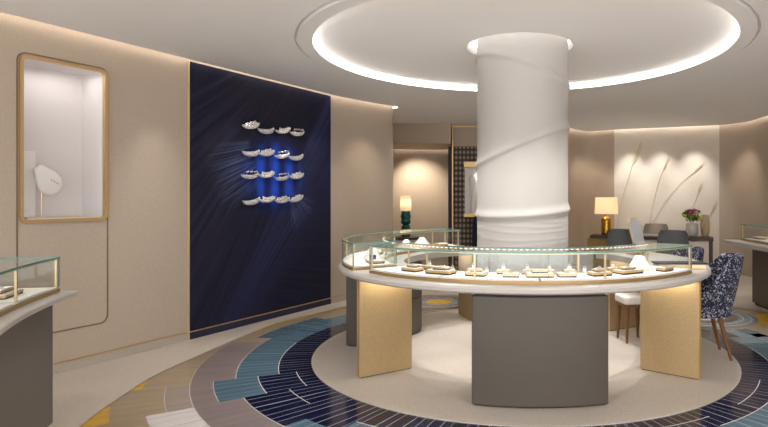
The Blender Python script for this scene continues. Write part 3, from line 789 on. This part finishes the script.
st = thing('stool', 'white upholstered stool on brown legs pushed under the ring counter', 'stool', (1.70, 6.0, .0095), R(8))
mb = MB(); mb.prism(rrect(.29,.30,.04,5), .395, .475); obj('seat', mb, 'whitecloth', st, local=True, bevel=.02)
mb = MB(); mb.prism(rrect(.27,.28,.035,5), .368, .3945); obj('seat_frame', mb, 'wood', st, local=True)
for sx in (-1, 1):
    for sy in (-1, 1): obj('leg', leg_mb(sx*.10, sy*.105, .368, sx*.112, sy*.118, .023, .013), 'wood', st, local=True, smooth=True)
def desk_chair(label, loc, rz, cloth, top=.90, wb=.56, wt=.46, hb=None):
    """seat faces local -y; backrest at +y"""
    c = thing('desk_chair', label, 'chair', loc, rz, 'upholstered chairs at the desk' if cloth != 'navycloth' else None)
    mb = MB(); mb.prism(rrect(.50,.48,.08,5), .40, .49); obj('seat', mb, cloth, c, local=True, bevel=.025)
    rows_o, rows_i = [], []
    for j in range(9):
        v = j/8; z = .42+(top-.42)*v; w_ = wb+(wt-wb)*v
        if v > .85: w_ -= (v-.85)/.15*.07
        ro, ri = [], []
        for i in range(15):
            u_ = -1+2*i/14
            x = u_*w_/2; y = .24+.10*v-.14*u_*u_
            ro.append((x, y+.025, z)); ri.append((x*.97, y-.025, z))
        rows_o.append(ro); rows_i.append(ri)
    mb = MB()
    loopr = [o_+i_[::-1] for o_, i_ in zip(rows_o, rows_i)]
    mb.grid(loopr, closed=True); k = len(loopr[0])
    mb.add(loopr[0], [tuple(range(k-1,-1,-1))]); mb.add(loopr[-1], [tuple(range(k))])
    obj('backrest', mb, cloth, c, local=True, smooth=True, angle=50)
    for sx in (-1, 1):
        for y0, y1 in ((-.18,-.21),(.18,.24)): obj('leg', leg_mb(sx*.19, y0, .41, sx*.22, y1, .018, .011), 'wood', c, local=True, smooth=True)
    return c
# desk parallel to the pale wall panel
DU = Vector((4.98-3.07, 11.45-12.2)); DL = DU.length; DU.normalize(); DN = Vector((DU.y, -DU.x))  # towards the room
ang_d = math.atan2(DU.y, DU.x)
def DP(u, d): p = Vector((3.07, 12.2))+DU*u+DN*d; return (p.x, p.y)
dk = thing('console_desk', 'long dark wood desk before the pale reed-painted wall panel', 'desk', (*DP(.72,.66), 0), ang_d)
mb = MB(); mb.box(-1.08, 1.20, -.26, .26, .69, .752); obj('desktop', mb, 'darkwood', dk, local=True, bevel=.004)
mb = MB(); mb.box(-.30, .46, -.25, .25, .7525, .775); obj('white_top', mb, 'stone', dk, local=True, bevel=.003)
mb = MB(); mb.box(-1.14, -.60, -.22, .22, .0, .689); obj('pedestal', mb, 'olive', dk, local=True, bevel=.004)
mb = MB(); mb.box(1.12, 1.19, -.25, .25, 0, .689); obj('leg', mb, 'darkwood', dk, local=True, bevel=.004)
mb = MB(); mb.box(-.60, 1.12, -.24, -.22, .25, .689); obj('modesty_panel', mb, 'wall_pale', dk, local=True)
desk_chair('charcoal upholstered chair at the desk, beside the gold lamp', (*floorpt(619.5, HY+1.5*F/10.55), 0), ang_d+PI+R(6), 'chargrey', .91, .50, .42)
desk_chair('charcoal upholstered chair at the desk, before the flowers', (*floorpt(672, HY+1.5*F/10.15), 0), ang_d+PI-R(2), 'chargrey', .91, .60, .50)
desk_chair('taupe upholstered chair behind the desk, facing the room', (*DP(.86,.46), 0), ang_d, 'taupecloth', .97, .54, .48)
for o_ in bpy.data.objects:
    if o_.name.startswith('desk_chair') and o_.parent is None and 'charcoal' in o_['label']: o_.rotation_euler.z += PI
desk_chair('tall navy upholstered chair half hidden by the column, beneath the back vitrine', (.30, 10.9, 0), R(8), 'navycloth', 1.14, .50, .44)

# ------------------------------------------------------------------ lamps, flowers, vase
def lamp_gold(x, y, z):
    l = thing('table_lamp', 'hammered gold table lamp with a cream drum shade on the desk', 'lamp', (x, y, z))
    mb = MB(); mb.lathe([(.0,0),(.085,0),(.10,.02),(.102,.30),(.09,.335),(.05,.355),(.022,.37),(.022,.44),(.0,.44)], n=32); obj('base', mb, 'hammer', l, local=True, smooth=True)
    mb = MB(); n = 40
    prof = [(.235,.42),(.215,.755),(.211,.755),(.231,.42)]; mb.sweep(prof, 0, 360, n, (0,0), 0, True); obj('lamp_shade', mb, 'shade', l, local=True, smooth=True)
    mb = MB(); mb.ball((0,0,.55), .03); obj('bulb', mb, 'leddot', l, local=True, smooth=True)
    mb = MB(); mb.tube([(-.225,0,.50),(.225,0,.50)], .004, 6); mb.tube([(0,0,.44),(0,0,.525)], .010, 8); obj('harp', mb, 'brass', l, local=True)
gx, gy = DP(-.08, .62); lamp_gold(gx, gy, .7525)
tx, ty = (405.8-PXC)/F*11.0, 11.0
ts = thing('side_table', 'small dark side table under the teal lamp by the alcove wall', 'table', (tx, ty, 0))
mb = MB(); mb.lathe([(0,.70),(.26,.70),(.27,.71),(.27,.735),(.26,.745),(0,.745)], n=32); obj('tabletop', mb, 'darkwood', ts, local=True, smooth=True)
mb = MB(); mb.lathe([(0,0),(.17,0),(.17,.02),(.03,.04),(.025,.70),(0,.70)], n=24); obj('pedestal', mb, 'shade_bronze', ts, local=True, smooth=True)
l = thing('table_lamp', 'teal ceramic table lamp with a pleated glowing shade by the alcove wall', 'lamp', (tx, ty, .7455))
prof = [(0,0),(.075,0)]+[(.092+.010*math.sin(k/5*PI*3) if 0 < k < 7 else .08, .02+k*.028) for k in range(8)]+[(.055,.235)]+[(.092+.010*math.sin(k/5*PI*3) if 0 < k < 7 else .08, .25+k*.035) for k in range(8)]+[(.03,.53),(.0,.53)]
mb = MB(); mb.lathe(prof, n=32); obj('base', mb, 'teal', l, local=True, smooth=True)
mb = MB(); rows = []
for z_, r_ in ((.50,.100),(.56,.104),(.76,.098),(.80,.092)): rows.append([((r_+(.004 if i % 2 else 0))*math.cos(2*PI*i/72), (r_+(.004 if i % 2 else 0))*math.sin(2*PI*i/72), z_) for i in range(72)])
mb.grid(rows, closed=True); obj('lamp_shade', mb, 'shade2', l, local=True)
mb = MB(); mb.tube([(0,0,.53),(0,0,.60)], .01, 8); obj('lamp_stem', mb, 'brass', l, local=True)
# flowers
fx, fy = DP(1.55, .66)
fw = thing('flower_vase', 'pale vase of lime, purple and magenta flowers at the end of the desk', 'flowers', (fx, fy, .7525))
mb = MB(); mb.lathe([(0,0),(.085,0),(.105,.03),(.118,.12),(.11,.22),(.105,.25),(.098,.25),(.10,.20),(0,.18)], n=28); obj('vase', mb, 'vaseglass', fw, local=True, smooth=True)
mb = MB(); rnd = random.Random(3)
for k in range(60):
    a = rnd.uniform(0, 2*PI); e = rnd.uniform(.1, 1.2); r_ = rnd.uniform(.08,.17)
    c_ = Vector((r_*math.cos(a)*math.cos(e*.8), r_*math.sin(a)*math.cos(e*.8), .27+.2*math.sin(e)*r_/.12))
    d = c_-Vector((0,0,.2)); d.normalize(); s_ = d.cross(Vector((0,0,1))).normalized()*.018
    mb.add([c_-d*.04, c_+s_, c_+d*.05, c_-s_], [(0,1,2,3)])
mb.tube([(0,0,.19),(.03,.02,.3)], .006, 6); mb.tube([(.02,0,.19),(-.05,.02,.32)], .006, 6)
obj('foliage', mb, 'leaf', fw, local=True)
for k in range(34):
    a = rnd.uniform(0, 2*PI); e = rnd.uniform(.0, 1.35); r_ = .165
    c_ = (r_*math.cos(a)*math.cos(e), r_*math.sin(a)*math.cos(e), .33+.19*math.sin(e))
    mb = MB()
    rr = rnd.uniform(.032,.048)
    for q in range(6):
        b_ = 2*PI*q/6; mb.ball((c_[0]+rr*.6*math.cos(b_), c_[1]+rr*.6*math.sin(b_), c_[2]), rr*.55, nu=6, nv=4)
    mb.ball(c_, rr*.7, nu=6, nv=4)
    obj('blossom', mb, ('petalg','petalp','petalg','petalb','petalk','petalg','petalp')[k % 7], fw, local=True, smooth=True)
vx, vy = DP(1.78, .52)
sv = MB(); rows = []
for j in range(12):
    v = j/11; wv = .060+.022*math.sin(v*PI*1.1); tw = v*1.3
    rows.append([(vx+wv*math.cos(a)*(1.1 if k % 5 else .8), vy+wv*math.sin(a)*.9, .7525+.42*v) for k, a in enumerate([2*PI*q/20+tw for q in range(20)])])
sv.grid(rows, closed=True); sv.add(rows[0], [tuple(range(19,-1,-1))]); sv.add(rows[-1], [tuple(range(20))])
tag(obj('ribbed_vase', sv, 'stonevase', origin=(vx, vy, .7525), smooth=True), 'tall beige twisted vase next to the flowers on the desk', 'vase')
bx_, by_ = DP(.06, .80)
bm_ = MB(); bm_.prism([(bx_-.05,by_-.04),(bx_+.05,by_-.04),(bx_+.05,by_+.04),(bx_-.05,by_+.04)], .7525, .86)
tag(obj('navy_box', bm_, 'navylac', origin=(bx_, by_, .7525), bevel=.006), 'small navy box beside the gold lamp on the desk', 'box')
# painted reeds on the pale panel
def onpanel(x, y):
    # intersection of the photo's ray with the panel, 4 mm proud of it
    k = (x-PXC)/F; p0 = Vector((3.07,12.2))+DN*.014
    # (p0+DU*u).x = k*(p0+DU*u).y
    u_ = min((k*p0.y-p0.x)/(DU.x-k*DU.y), DL-.08); q = p0+DU*u_
    return Vector((q.x, q.y, 1.5+(HY-y)*q.y/F))
reeds = [([(616,232),(622,200),(632,166),(641,146)], .007, 'tall painted reed with a full plume behind the gold lamp'),
         ([(649.5,226),(653.5,200),(660,178),(667,162)], .006, 'slim upright painted reed in the middle of the pale wall panel'),
         ([(653,222),(664,203),(680,184),(701,166)], .006, 'long slanting painted reed in the middle of the pale wall panel'),
         ([(690,214),(695,202),(701,185)], .005, 'short painted reed above the flowers'),
         ([(706,222),(711,212),(718,205)], .005, 'short painted reed at the far edge of the pale wall panel')]
for pts, rad, lab in reeds:
    q = [onpanel(*p) for p in pts]
    q = [Vector((*a, 0)) for a in []] or q
    dense = []
    for i in range(len(q)-1):
        for j in range(6): dense.append(q[i].lerp(q[i+1], j/6))
    dense.append(q[-1])
    rt = thing('painted_reed', lab, 'wall decoration', tuple(q[0]), group='painted reeds')
    mb = MB(); mb.tube(dense, [rad*.75]*(len(dense)-1)+[rad*.4], 6); obj('stem', mb, 'reed', rt, smooth=True)
    mb = MB(); rnd = random.Random(len(lab)); tip, prev = q[-1], q[-2]; d = (tip-prev).normalized()
    plume = .42 if 'full' in lab else .20
    for k in range(26 if 'full' in lab else 10):
        c_ = tip-d*plume*rnd.random(); s_ = d.cross(Vector((DN.x, DN.y, 0))).normalized()*rnd.choice((-1,1))
        mb.tube([c_, c_+d*.06+s_*(.030 if 'full' in lab else .015), c_+d*.12+s_*(.035 if 'full' in lab else .018)], [.005,.006,.002], 5)
    obj('plume', mb, 'reed', rt, smooth=True)

# ------------------------------------------------------------------ navy mural and its ring reliefs
mw_ = NAVY_B-NAVY_A
mo = WL(NAVY_A, 0)
mu = MB(); mu.box(0, mw_, -.014, -.0005, .092, ZC-.004); mu2 = None
am = math.atan2(U.y, U.x)
mt = thing('mural_panel', 'tall navy wall mural of fine feathery strokes between beige walls', 'mural', (mo[0], mo[1], 0), am)
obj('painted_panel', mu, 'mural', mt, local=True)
mb = MB(); mb.box(0, mw_, -.020, -.0005, .006, .080); obj('skirting', mb, 'navylac', mt, local=True)
mb = MB(); mb.box(0, mw_, -.022, -.0005, .0805, .0915); obj('brass_line', mb, 'brass', mt, local=True)
mb = MB(); mb.box(-.012, -.001, -.024, -.0005, .006, ZC-.004); obj('edge_trim', mb, 'brass_pale', mt, local=True)
def onwall(x, y, d=.0):
    k = (x-PXC)/F; p0 = W0+NW*d
    u_ = (k*p0.y-p0.x)/(U.x-k*U.y); q = p0+U*u_
    return Vector((q.x, q.y, 1.5+(HY-y)*q.y/F))
spots = [[(251,124.5),(266,129),(283,129.5),(297,132)], [(251,151.5),(266.5,152),(282,154.5),(296,156)], [(250,174.5),(266.5,173.5),(282,176.5),(296.5,175)], [(251.5,200),(267,198.5),(282,199),(296,198)]]
rown, coln = ('top', 'second', 'third', 'bottom'), ('nearest the niche', 'second from the niche', 'third from the niche', 'nearest the column')
for r_, row in enumerate(spots):
    for c_, (x, y) in enumerate(row):
        q = onwall(x, y, .060); q = q-Vector((NW.x, NW.y, 0))*.0445; kind = ((0,1,2,3),(1,0,3,1),(3,2,3,0),(1,2,0,0))[r_][c_]
        t = thing('ring_relief', 'silver ring relief in the %s row of the navy mural, %s' % (rown[r_], coln[c_]), 'ring relief', tuple(q), am, 'silver ring reliefs on the navy mural')
        rnd = random.Random(r_*4+c_); t.scale = (1.16, 1.0, 1.2)
        wv, hv = .108, .030
        tilt = R(rnd.uniform(1, 9))
        def rp(a, k=1, dz=0):
            x_, z_ = wv*k*math.cos(a), hv*k*math.sin(a)+dz
            return Vector((x_*math.cos(tilt)-z_*math.sin(tilt), -.045, x_*math.sin(tilt)+z_*math.cos(tilt)))
        mb = MB(); nn = 26; rows = []
        for i in range(nn+1):
            f = i/nn; p = rp(R(182+168*f), 1, .010*f); wd = .005+(.021 if kind == 1 else .015)*math.sin(PI*min(1, f*.72+.04))
            rows.append([p+Vector((0, -.014*math.cos(2*PI*k/10), wd*math.sin(2*PI*k/10))) for k in range(10)])
        mb.grid(rows, closed=True); mb.add(rows[0], [tuple(range(10))]); mb.add(rows[-1], [tuple(range(9,-1,-1))]); obj('hoop', mb, 'silver', t, local=True, smooth=True)
        mb = MB()
        def gem(x_, z_, sz, sq=(1,.7,1)):
            mb.ball(Vector((x_*math.cos(tilt)-z_*math.sin(tilt), -.05-.01*rnd.random(), x_*math.sin(tilt)+z_*math.cos(tilt))), sz, nu=7, nv=5, sq=sq)
        def fill(hmax, pw, sz, sq=(1,.7,1), f0=.12, f1=.97):
            n = int((f1-f0)*.20/(sz*1.25))
            for i in range(n+1):
                f = f0+(f1-f0)*i/n; zb = -.030*math.sin(PI*f)+.004
                top = zb+hmax*math.sin(PI*(f**pw))+.006
                k = 0; z_ = zb
                while z_ <= top:
                    gem(-.105+.20*f+(sz*.5 if k % 2 else 0), z_, sz*(.85+.3*rnd.random()), sq); z_ += sz*1.3*sq[2]; k += 1
        if kind == 0: fill(.046, 1.3, .0115)              # pave dome
        elif kind == 1: fill(.016, 1.3, .009, f0=.45)     # smooth band with a short row of stones
        elif kind == 2: fill(.040, 1.2, .012, (.8,.7,1.5), .2)
        else:                                             # open row of round stones above the band
            fill(.010, 1.0, .010)
            for i in range(6): gem(-.05+.026*i, .024+.004*(i % 2), .010)
        obj('stones', mb, 'gem', t, local=True, smooth=True)
        mb = MB(); q0 = rp(R(270)); mb.tube([(q0.x,-.0005,q0.z),(q0.x,q0.y+.008,q0.z)], .006, 6); obj('mount_pin', mb, 'silver', t, local=True)

# ------------------------------------------------------------------ wall niche
def rr_path(s0, s1, z0, z1, r, n=6):
    out = []
    for cs, cz, a0 in ((s1-r, z1-r, 0), (s0+r, z1-r, 90), (s0+r, z0+r, 180), (s1-r, z0+r, 270)):
        out += [(cs+r*math.cos(R(a0+90*i/n)), cz+r*math.sin(R(a0+90*i/n))) for i in range(n+1)]
    return out
def frame_ring(mb, outer, inner, d0, d1, mi=0):
    n = len(outer)
    def w3(p, d): q = WL(p[0], d); return (q[0], q[1], p[1])
    vs = [w3(p, d1) for p in outer]+[w3(p, d1) for p in inner]+[w3(p, d0) for p in inner]+[w3(p, d0) for p in outer]
    fs = []
    for i in range(n):
        j = (i+1) % n
        for k in range(4): fs.append((k*n+i, k*n+j, ((k+1) % 4)*n+j, ((k+1) % 4)*n+i))
    return mb.add(vs, fs, mi)
nq = WL((NI['s0']+NI['s1'])/2, 0)
ni = thing('wall_niche', 'lit white display niche with a rounded gold frame in the beige wall', 'display niche', (nq[0], nq[1], NI['z0']))
mb = MB(); frame_ring(mb, rr_path(-1.236,-.531,1.292,2.664,.055), rr_path(-1.211,-.556,1.320,2.640,.03), -.02, .022); obj('frame', mb, 'brass', ni, smooth=True, angle=40)
mb = MB(); DPT = .34
s0, s1, z0, z1 = NI['s0']+.001, NI['s1']-.001, NI['z0']+.001, NI['z1']-.001
def q4(a): return [(*WL(s, d), z) for s, z, d in a]
for a in ([(s0,z0,-DPT),(s1,z0,-DPT),(s1,z1,-DPT),(s0,z1,-DPT)], [(s0,z0,-.0),(s0,z0,-DPT),(s0,z1,-DPT),(s0,z1,0)], [(s1,z0,0),(s1,z1,0),(s1,z1,-DPT),(s1,z0,-DPT)],
          [(s0,z0,0),(s1,z0,0),(s1,z0,-DPT),(s0,z0,-DPT)], [(s0,z1,0),(s0,z1,-DPT),(s1,z1,-DPT),(s1,z1,0)]):
    mb.add(q4(a), [(0,1,2,3)])
obj('niche_lining', mb, 'nichewhite', ni)
mb = MB(); sbox(mb, NI['s0']+.02, NI['s1']-.02, 1.324, 1.634, -.004, -.0) if False else None
mb = MB(); frame_ring(mb, rr_path(-1.256,-.517,.352,2.686,.075), rr_path(-1.244,-.529,.364,2.674,.065), .0005, .004); struct('trim_5', mb, 'shade_bronze')  # thin strip in place of the groove, its shade put into the colour
zN = z0+.0005
def NB(name, label, cat, s, d):
    q = WL(s, d); return thing(name, label, cat, (q[0], q[1], zN), am)
t = NB('display_block', 'tall white block behind the necklace bust in the niche', 'display block', -1.055, -.275)
mb = MB(); mb.box(-.06, .06, -.045, .05, .0, .585); obj('upright', mb, 'white', t, local=True, bevel=.004)
mb = MB(); mb.box(-.058, -.005, -.075, -.046, .0, .09); obj('step', mb, 'white', t, local=True, bevel=.004)
t = NB('necklace_bust', 'white necklace bust on a slim post in the lit wall niche', 'necklace bust', -.935, -.155)
mb = MB(); rows = []
# a rounded chest that narrows to a neck leaning up towards the block
prof = [(-.135,.02,.012),(-.125,.055,.022),(-.10,.085,.032),(-.06,.108,.040),(-.01,.115,.044),(.04,.102,.042),(.085,.080,.036),(.125,.058,.030),(.155,.046,.028),(.165,.036,.022)]
ca, sa = math.cos(R(38)), math.sin(R(38))
for t_, w_, d_ in [(a*.93, b2*.93, c*.93) for a, b2, c in prof]:
    row = []
    for i in range(20):
        u_ = w_*math.cos(2*PI*i/20); row.append((.0-t_*sa+u_*ca, d_*math.sin(2*PI*i/20)-.10*t_, .325+t_*ca+u_*sa))
    rows.append(row)
mb.grid(rows, closed=True); mb.add(rows[0], [tuple(range(19,-1,-1))]); mb.add(rows[-1], [tuple(range(20))])
obj('bust_form', mb, 'white', t, local=True, smooth=True, subsurf=1, angle=0)
mb = MB(); mb.tube([(-.05,.01,.02),(-.05,.01,.30)], .007, 8); obj('post', mb, 'brass_pale', t, local=True)
mb = MB(); mb.prism([(x-.05,y+.01) for x,y in rrect(.10,.08,.01)], 0, .02); obj('foot', mb, 'white', t, local=True)
mb = MB()
for i in range(3): mb.ball((.0+.022*i, -.048, .335-.014*i), .007, nu=6, nv=4)
obj('pendant', mb, 'gem', t, local=True)
t = NB('niche_tray', 'low white tray with a gold edge at the foot of the niche', 'tray', -.955, -.05)
mb = MB(); mb.box(-.22, .22, -.045, .045, 0, .012); obj('tray_base', mb, 'white', t, local=True)
mb = MB(); mb.box(-.225, .225, -.05, .05, .0125, .022); obj('gold_top', mb, 'brass_pale', t, local=True)

# ------------------------------------------------------------------ portal with lattice wallpaper and vitrine at the back
pt_ = MB(); pt_.box(-.335, 1.70, 11.475, 11.4995, 2.535, ZC-.03, 0)
pt_.box(-.36, -.337, 11.44, 11.4995, 0, ZC-.002, 1); pt_.box(-.337, 1.70, 11.44, 11.4995, ZC-.03, ZC-.002, 1)
pt_.box(-.335, 1.70, 11.485, 11.4995, 0, 2.53, 2)
struct('trim_6', pt_, ['wall', 'brass', 'lattice'])
sp_ = MB(); sp_.box(-.435, -.362, 11.46, 11.56, 0, 2.519); struct('trim_7', sp_, 'navylac')
v = thing('wall_vitrine', 'gold-framed white vitrine on the lattice wallpaper beside the column', 'vitrine', (.3, 11.48, 1.12))
mb = MB(); mb.box(-.10, .70, 11.455, 11.484, 1.19, 2.10); obj('back_panel', mb, 'white', v)
mb = MB(); mb.box(-.12, .72, 11.25, 11.484, 2.10, 2.21); obj('top_frame', mb, 'brass', v, bevel=.004)
mb = MB(); mb.box(-.12, .72, 11.22, 11.484, 1.12, 1.19); obj('ledge', mb, 'brass', v, bevel=.004)
mb = MB(); mb.box(-.12, -.105, 11.25, 11.484, 1.19, 2.10); obj('side_pane', mb, 'glass', v)
mb = MB(); mb.box(.705, .72, 11.25, 11.484, 1.19, 2.10); obj('side_pane', mb, 'glass', v)
t = thing('jewellery_form', 'white hanging jewellery form inside the vitrine by the column', 'jewellery form', (.06, 11.36, 1.1905))
mb = MB(); rows = [[(w_*math.cos(2*PI*i/16), .04*math.sin(2*PI*i/16), z_) for i in range(16)] for z_, w_ in ((0,.06),(.05,.05),(.3,.04),(.5,.06),(.68,.09),(.75,.05))]
mb.grid(rows, closed=True); mb.add(rows[0], [tuple(range(15,-1,-1))]); mb.add(rows[-1], [tuple(range(16))]); obj('form', mb, 'white', t, local=True, smooth=True)
mb = MB(); mb.tube([(-.03,-.05,.64),(0,-.055,.5),(.03,-.05,.64)], .005, 6); obj('necklace', mb, 'silver', t, local=True)

# ------------------------------------------------------------------ lights
def spot(loc, target, e, size=80, blend=.9, rad=.05, col=(1,.955,.91)):
    d = bpy.data.lights.new('downlight', 'SPOT'); d.energy = e; d.spot_size = R(size); d.spot_blend = blend; d.shadow_soft_size = rad; d.color = col
    o = bpy.data.objects.new('downlight', d); COL.objects.link(o); o.location = loc
    o.rotation_euler = (Vector(target)-Vector(loc)).to_track_quat('-Z', 'Y').to_euler(); return o
def area(loc, target, e, sx, sy, col=(1,.93,.85)):
    d = bpy.data.lights.new('lamp_area', 'AREA'); d.shape = 'RECTANGLE'; d.size = sx; d.size_y = sy; d.energy = e; d.color = col
    o = bpy.data.objects.new('lamp_area', d); COL.objects.link(o); o.location = loc
    o.rotation_euler = (Vector(target)-Vector(loc)).to_track_quat('-Z', 'Y').to_euler(); return o
def point(loc, e, rad=.04, col=(1,.78,.5)):
    d = bpy.data.lights.new('bulb_light', 'POINT'); d.energy = e; d.shadow_soft_size = rad; d.color = col
    o = bpy.data.objects.new('bulb_light', d); COL.objects.link(o); o.location = loc; return o
for k in range(8):
    x, y = P(1.22, 22.5+45*k); spot((x, y, 2.99), (x, y, 0), 66, 84, .6, .03)
# general downlights, added to fill the room; no fixtures modelled
for x, y in ((-1.6,1.2),(1.0,.6),(3.6,1.6),(-1.9,4.4),(4.1,4.6),(4.4,7.6),(-.6,9.4),(2.0,9.4),(3.6,9.6),(-3.6,2.2),(1.0,2.4)):
    spot((x, y, ZC-.01), (x, y, 0), 56, 120, .9, .06)
# wall washers
for s in (-2.6, -.08):
    q = WL(s, .55); q2 = WL(s, .03); spot((q[0], q[1], ZC-.01), (q2[0], q2[1], 1.2), 34, 46, 1, .05)
for s in (.95, 1.7, 2.3):
    q = WL(s, .9); q2 = WL(s, .0); spot((q[0], q[1], ZC-.01), (q2[0], q2[1], 1.7), 30, 50, 1, .05, (1,.95,.92))
for u_ in (.35, .95, 1.6):
    q = DP(u_, .6); q2 = DP(u_, 0); spot((q[0], q[1], ZC-.01), (q2[0], q2[1], 1.7), 75, 56, 1, .05)
for a, b2 in (((2.55,11.9),(2.5,12.4)), ((4.8,10.8),(5.3,10.9)), ((-1.2,11.9),(-1.1,12.6)), ((-1.05,8.3),(-1.65,8.6))):
    spot((a[0], a[1], 2.5 if a[0] == -1.2 else ZC-.01), (b2[0], b2[1], 1.5), 85 if a[0] == -1.2 else 34, 95 if a[0] == -1.2 else 60, 1, .05, (1,.86,.7))
# niche light
q = WL((s0+s1)/2, -.13); area((q[0], q[1], z1-.02), (q[0], q[1], 0), .9, .5, .16, (1,.96,.93)).rotation_euler = (0, 0, am)
# warm strips under the countertop over each gold panel
for th, sd in ((-36, -1), (215, 1), (110.9, 1), (32.6, -1)):
    e = Vector((math.cos(R(th)), math.sin(R(th)))); qv = Vector((-e.y, e.x))
    pos = Vector((CX, CY))+e*1.49+qv*sd*.10
    tg = Vector((CX, CY))+e*1.49
    l_ = area((pos.x, pos.y, .812), (tg.x, tg.y, .2), .9, .42, .02, (1,.86,.66)); l_.rotation_euler = (0, 0, R(th))
# small lamps along the inside top edge of the showcases
for c_, r_, ths in ((C0, 1.345, (226, 242, 258, 274, 290, 306, 318)), (C0, 1.36, (124, 144, 164, 184, 204)), (CL, 4.54, (193.5, 197, 201))):
    for th in ths:
        p = (c_[0]+r_*math.cos(R(th)), c_[1]+r_*math.sin(R(th))); p2_ = (c_[0]+(r_+(.2 if r_ < 3 else -.2))*math.cos(R(th)), c_[1]+(r_+(.2 if r_ < 3 else -.2))*math.sin(R(th)))
        spot((*p, 1.088), (*p2_,   .92), 1.05, 140, 1, .02, (1,.95,.88))
spot((.2, 11.33, 2.09), (.2, 11.40, 1.3), 5, 120, 1, .03, (1,.96,.9))
# lamp bulbs
point((gx, gy, .7525+.60), 5, .04, (1,.92,.80)); point((tx, ty, .7455+.66), .8, .04, (1,.88,.72))

# ------------------------------------------------------------------ world, camera, view
wd = bpy.data.worlds.new('World'); sc.world = wd; wd.use_nodes = True
wd.node_tree.nodes['Background'].inputs[0].default_value = (1,.985,.98,1); wd.node_tree.nodes['Background'].inputs[1].default_value = 2.7
cam = bpy.data.cameras.new('Camera'); co = bpy.data.objects.new('Camera', cam); COL.objects.link(co)
co.location = (0, 0, 1.5); co.rotation_euler = (R(90), 0, 0)
cam.sensor_fit = 'HORIZONTAL'; cam.sensor_width = 36; cam.lens = F/768*36
cam.shift_x = (384-PXC)/768; cam.shift_y = -(213.5-HY)/768
cam.clip_start = .05
sc.camera = co
vs = sc.view_settings; vs.view_transform = 'Standard'; vs.look = 'None'; vs.exposure = 0.53; vs.gamma = 1; vs.use_curve_mapping = False
try:
    cy = sc.cycles; cy.use_denoising = True; cy.max_bounces = 10; cy.transparent_max_bounces = 24; cy.diffuse_bounces = 5; cy.glossy_bounces = 4
    cy.sample_clamp_indirect = 4; cy.caustics_reflective = False; cy.caustics_refractive = False; cy.use_light_tree = True
except Exception: pass
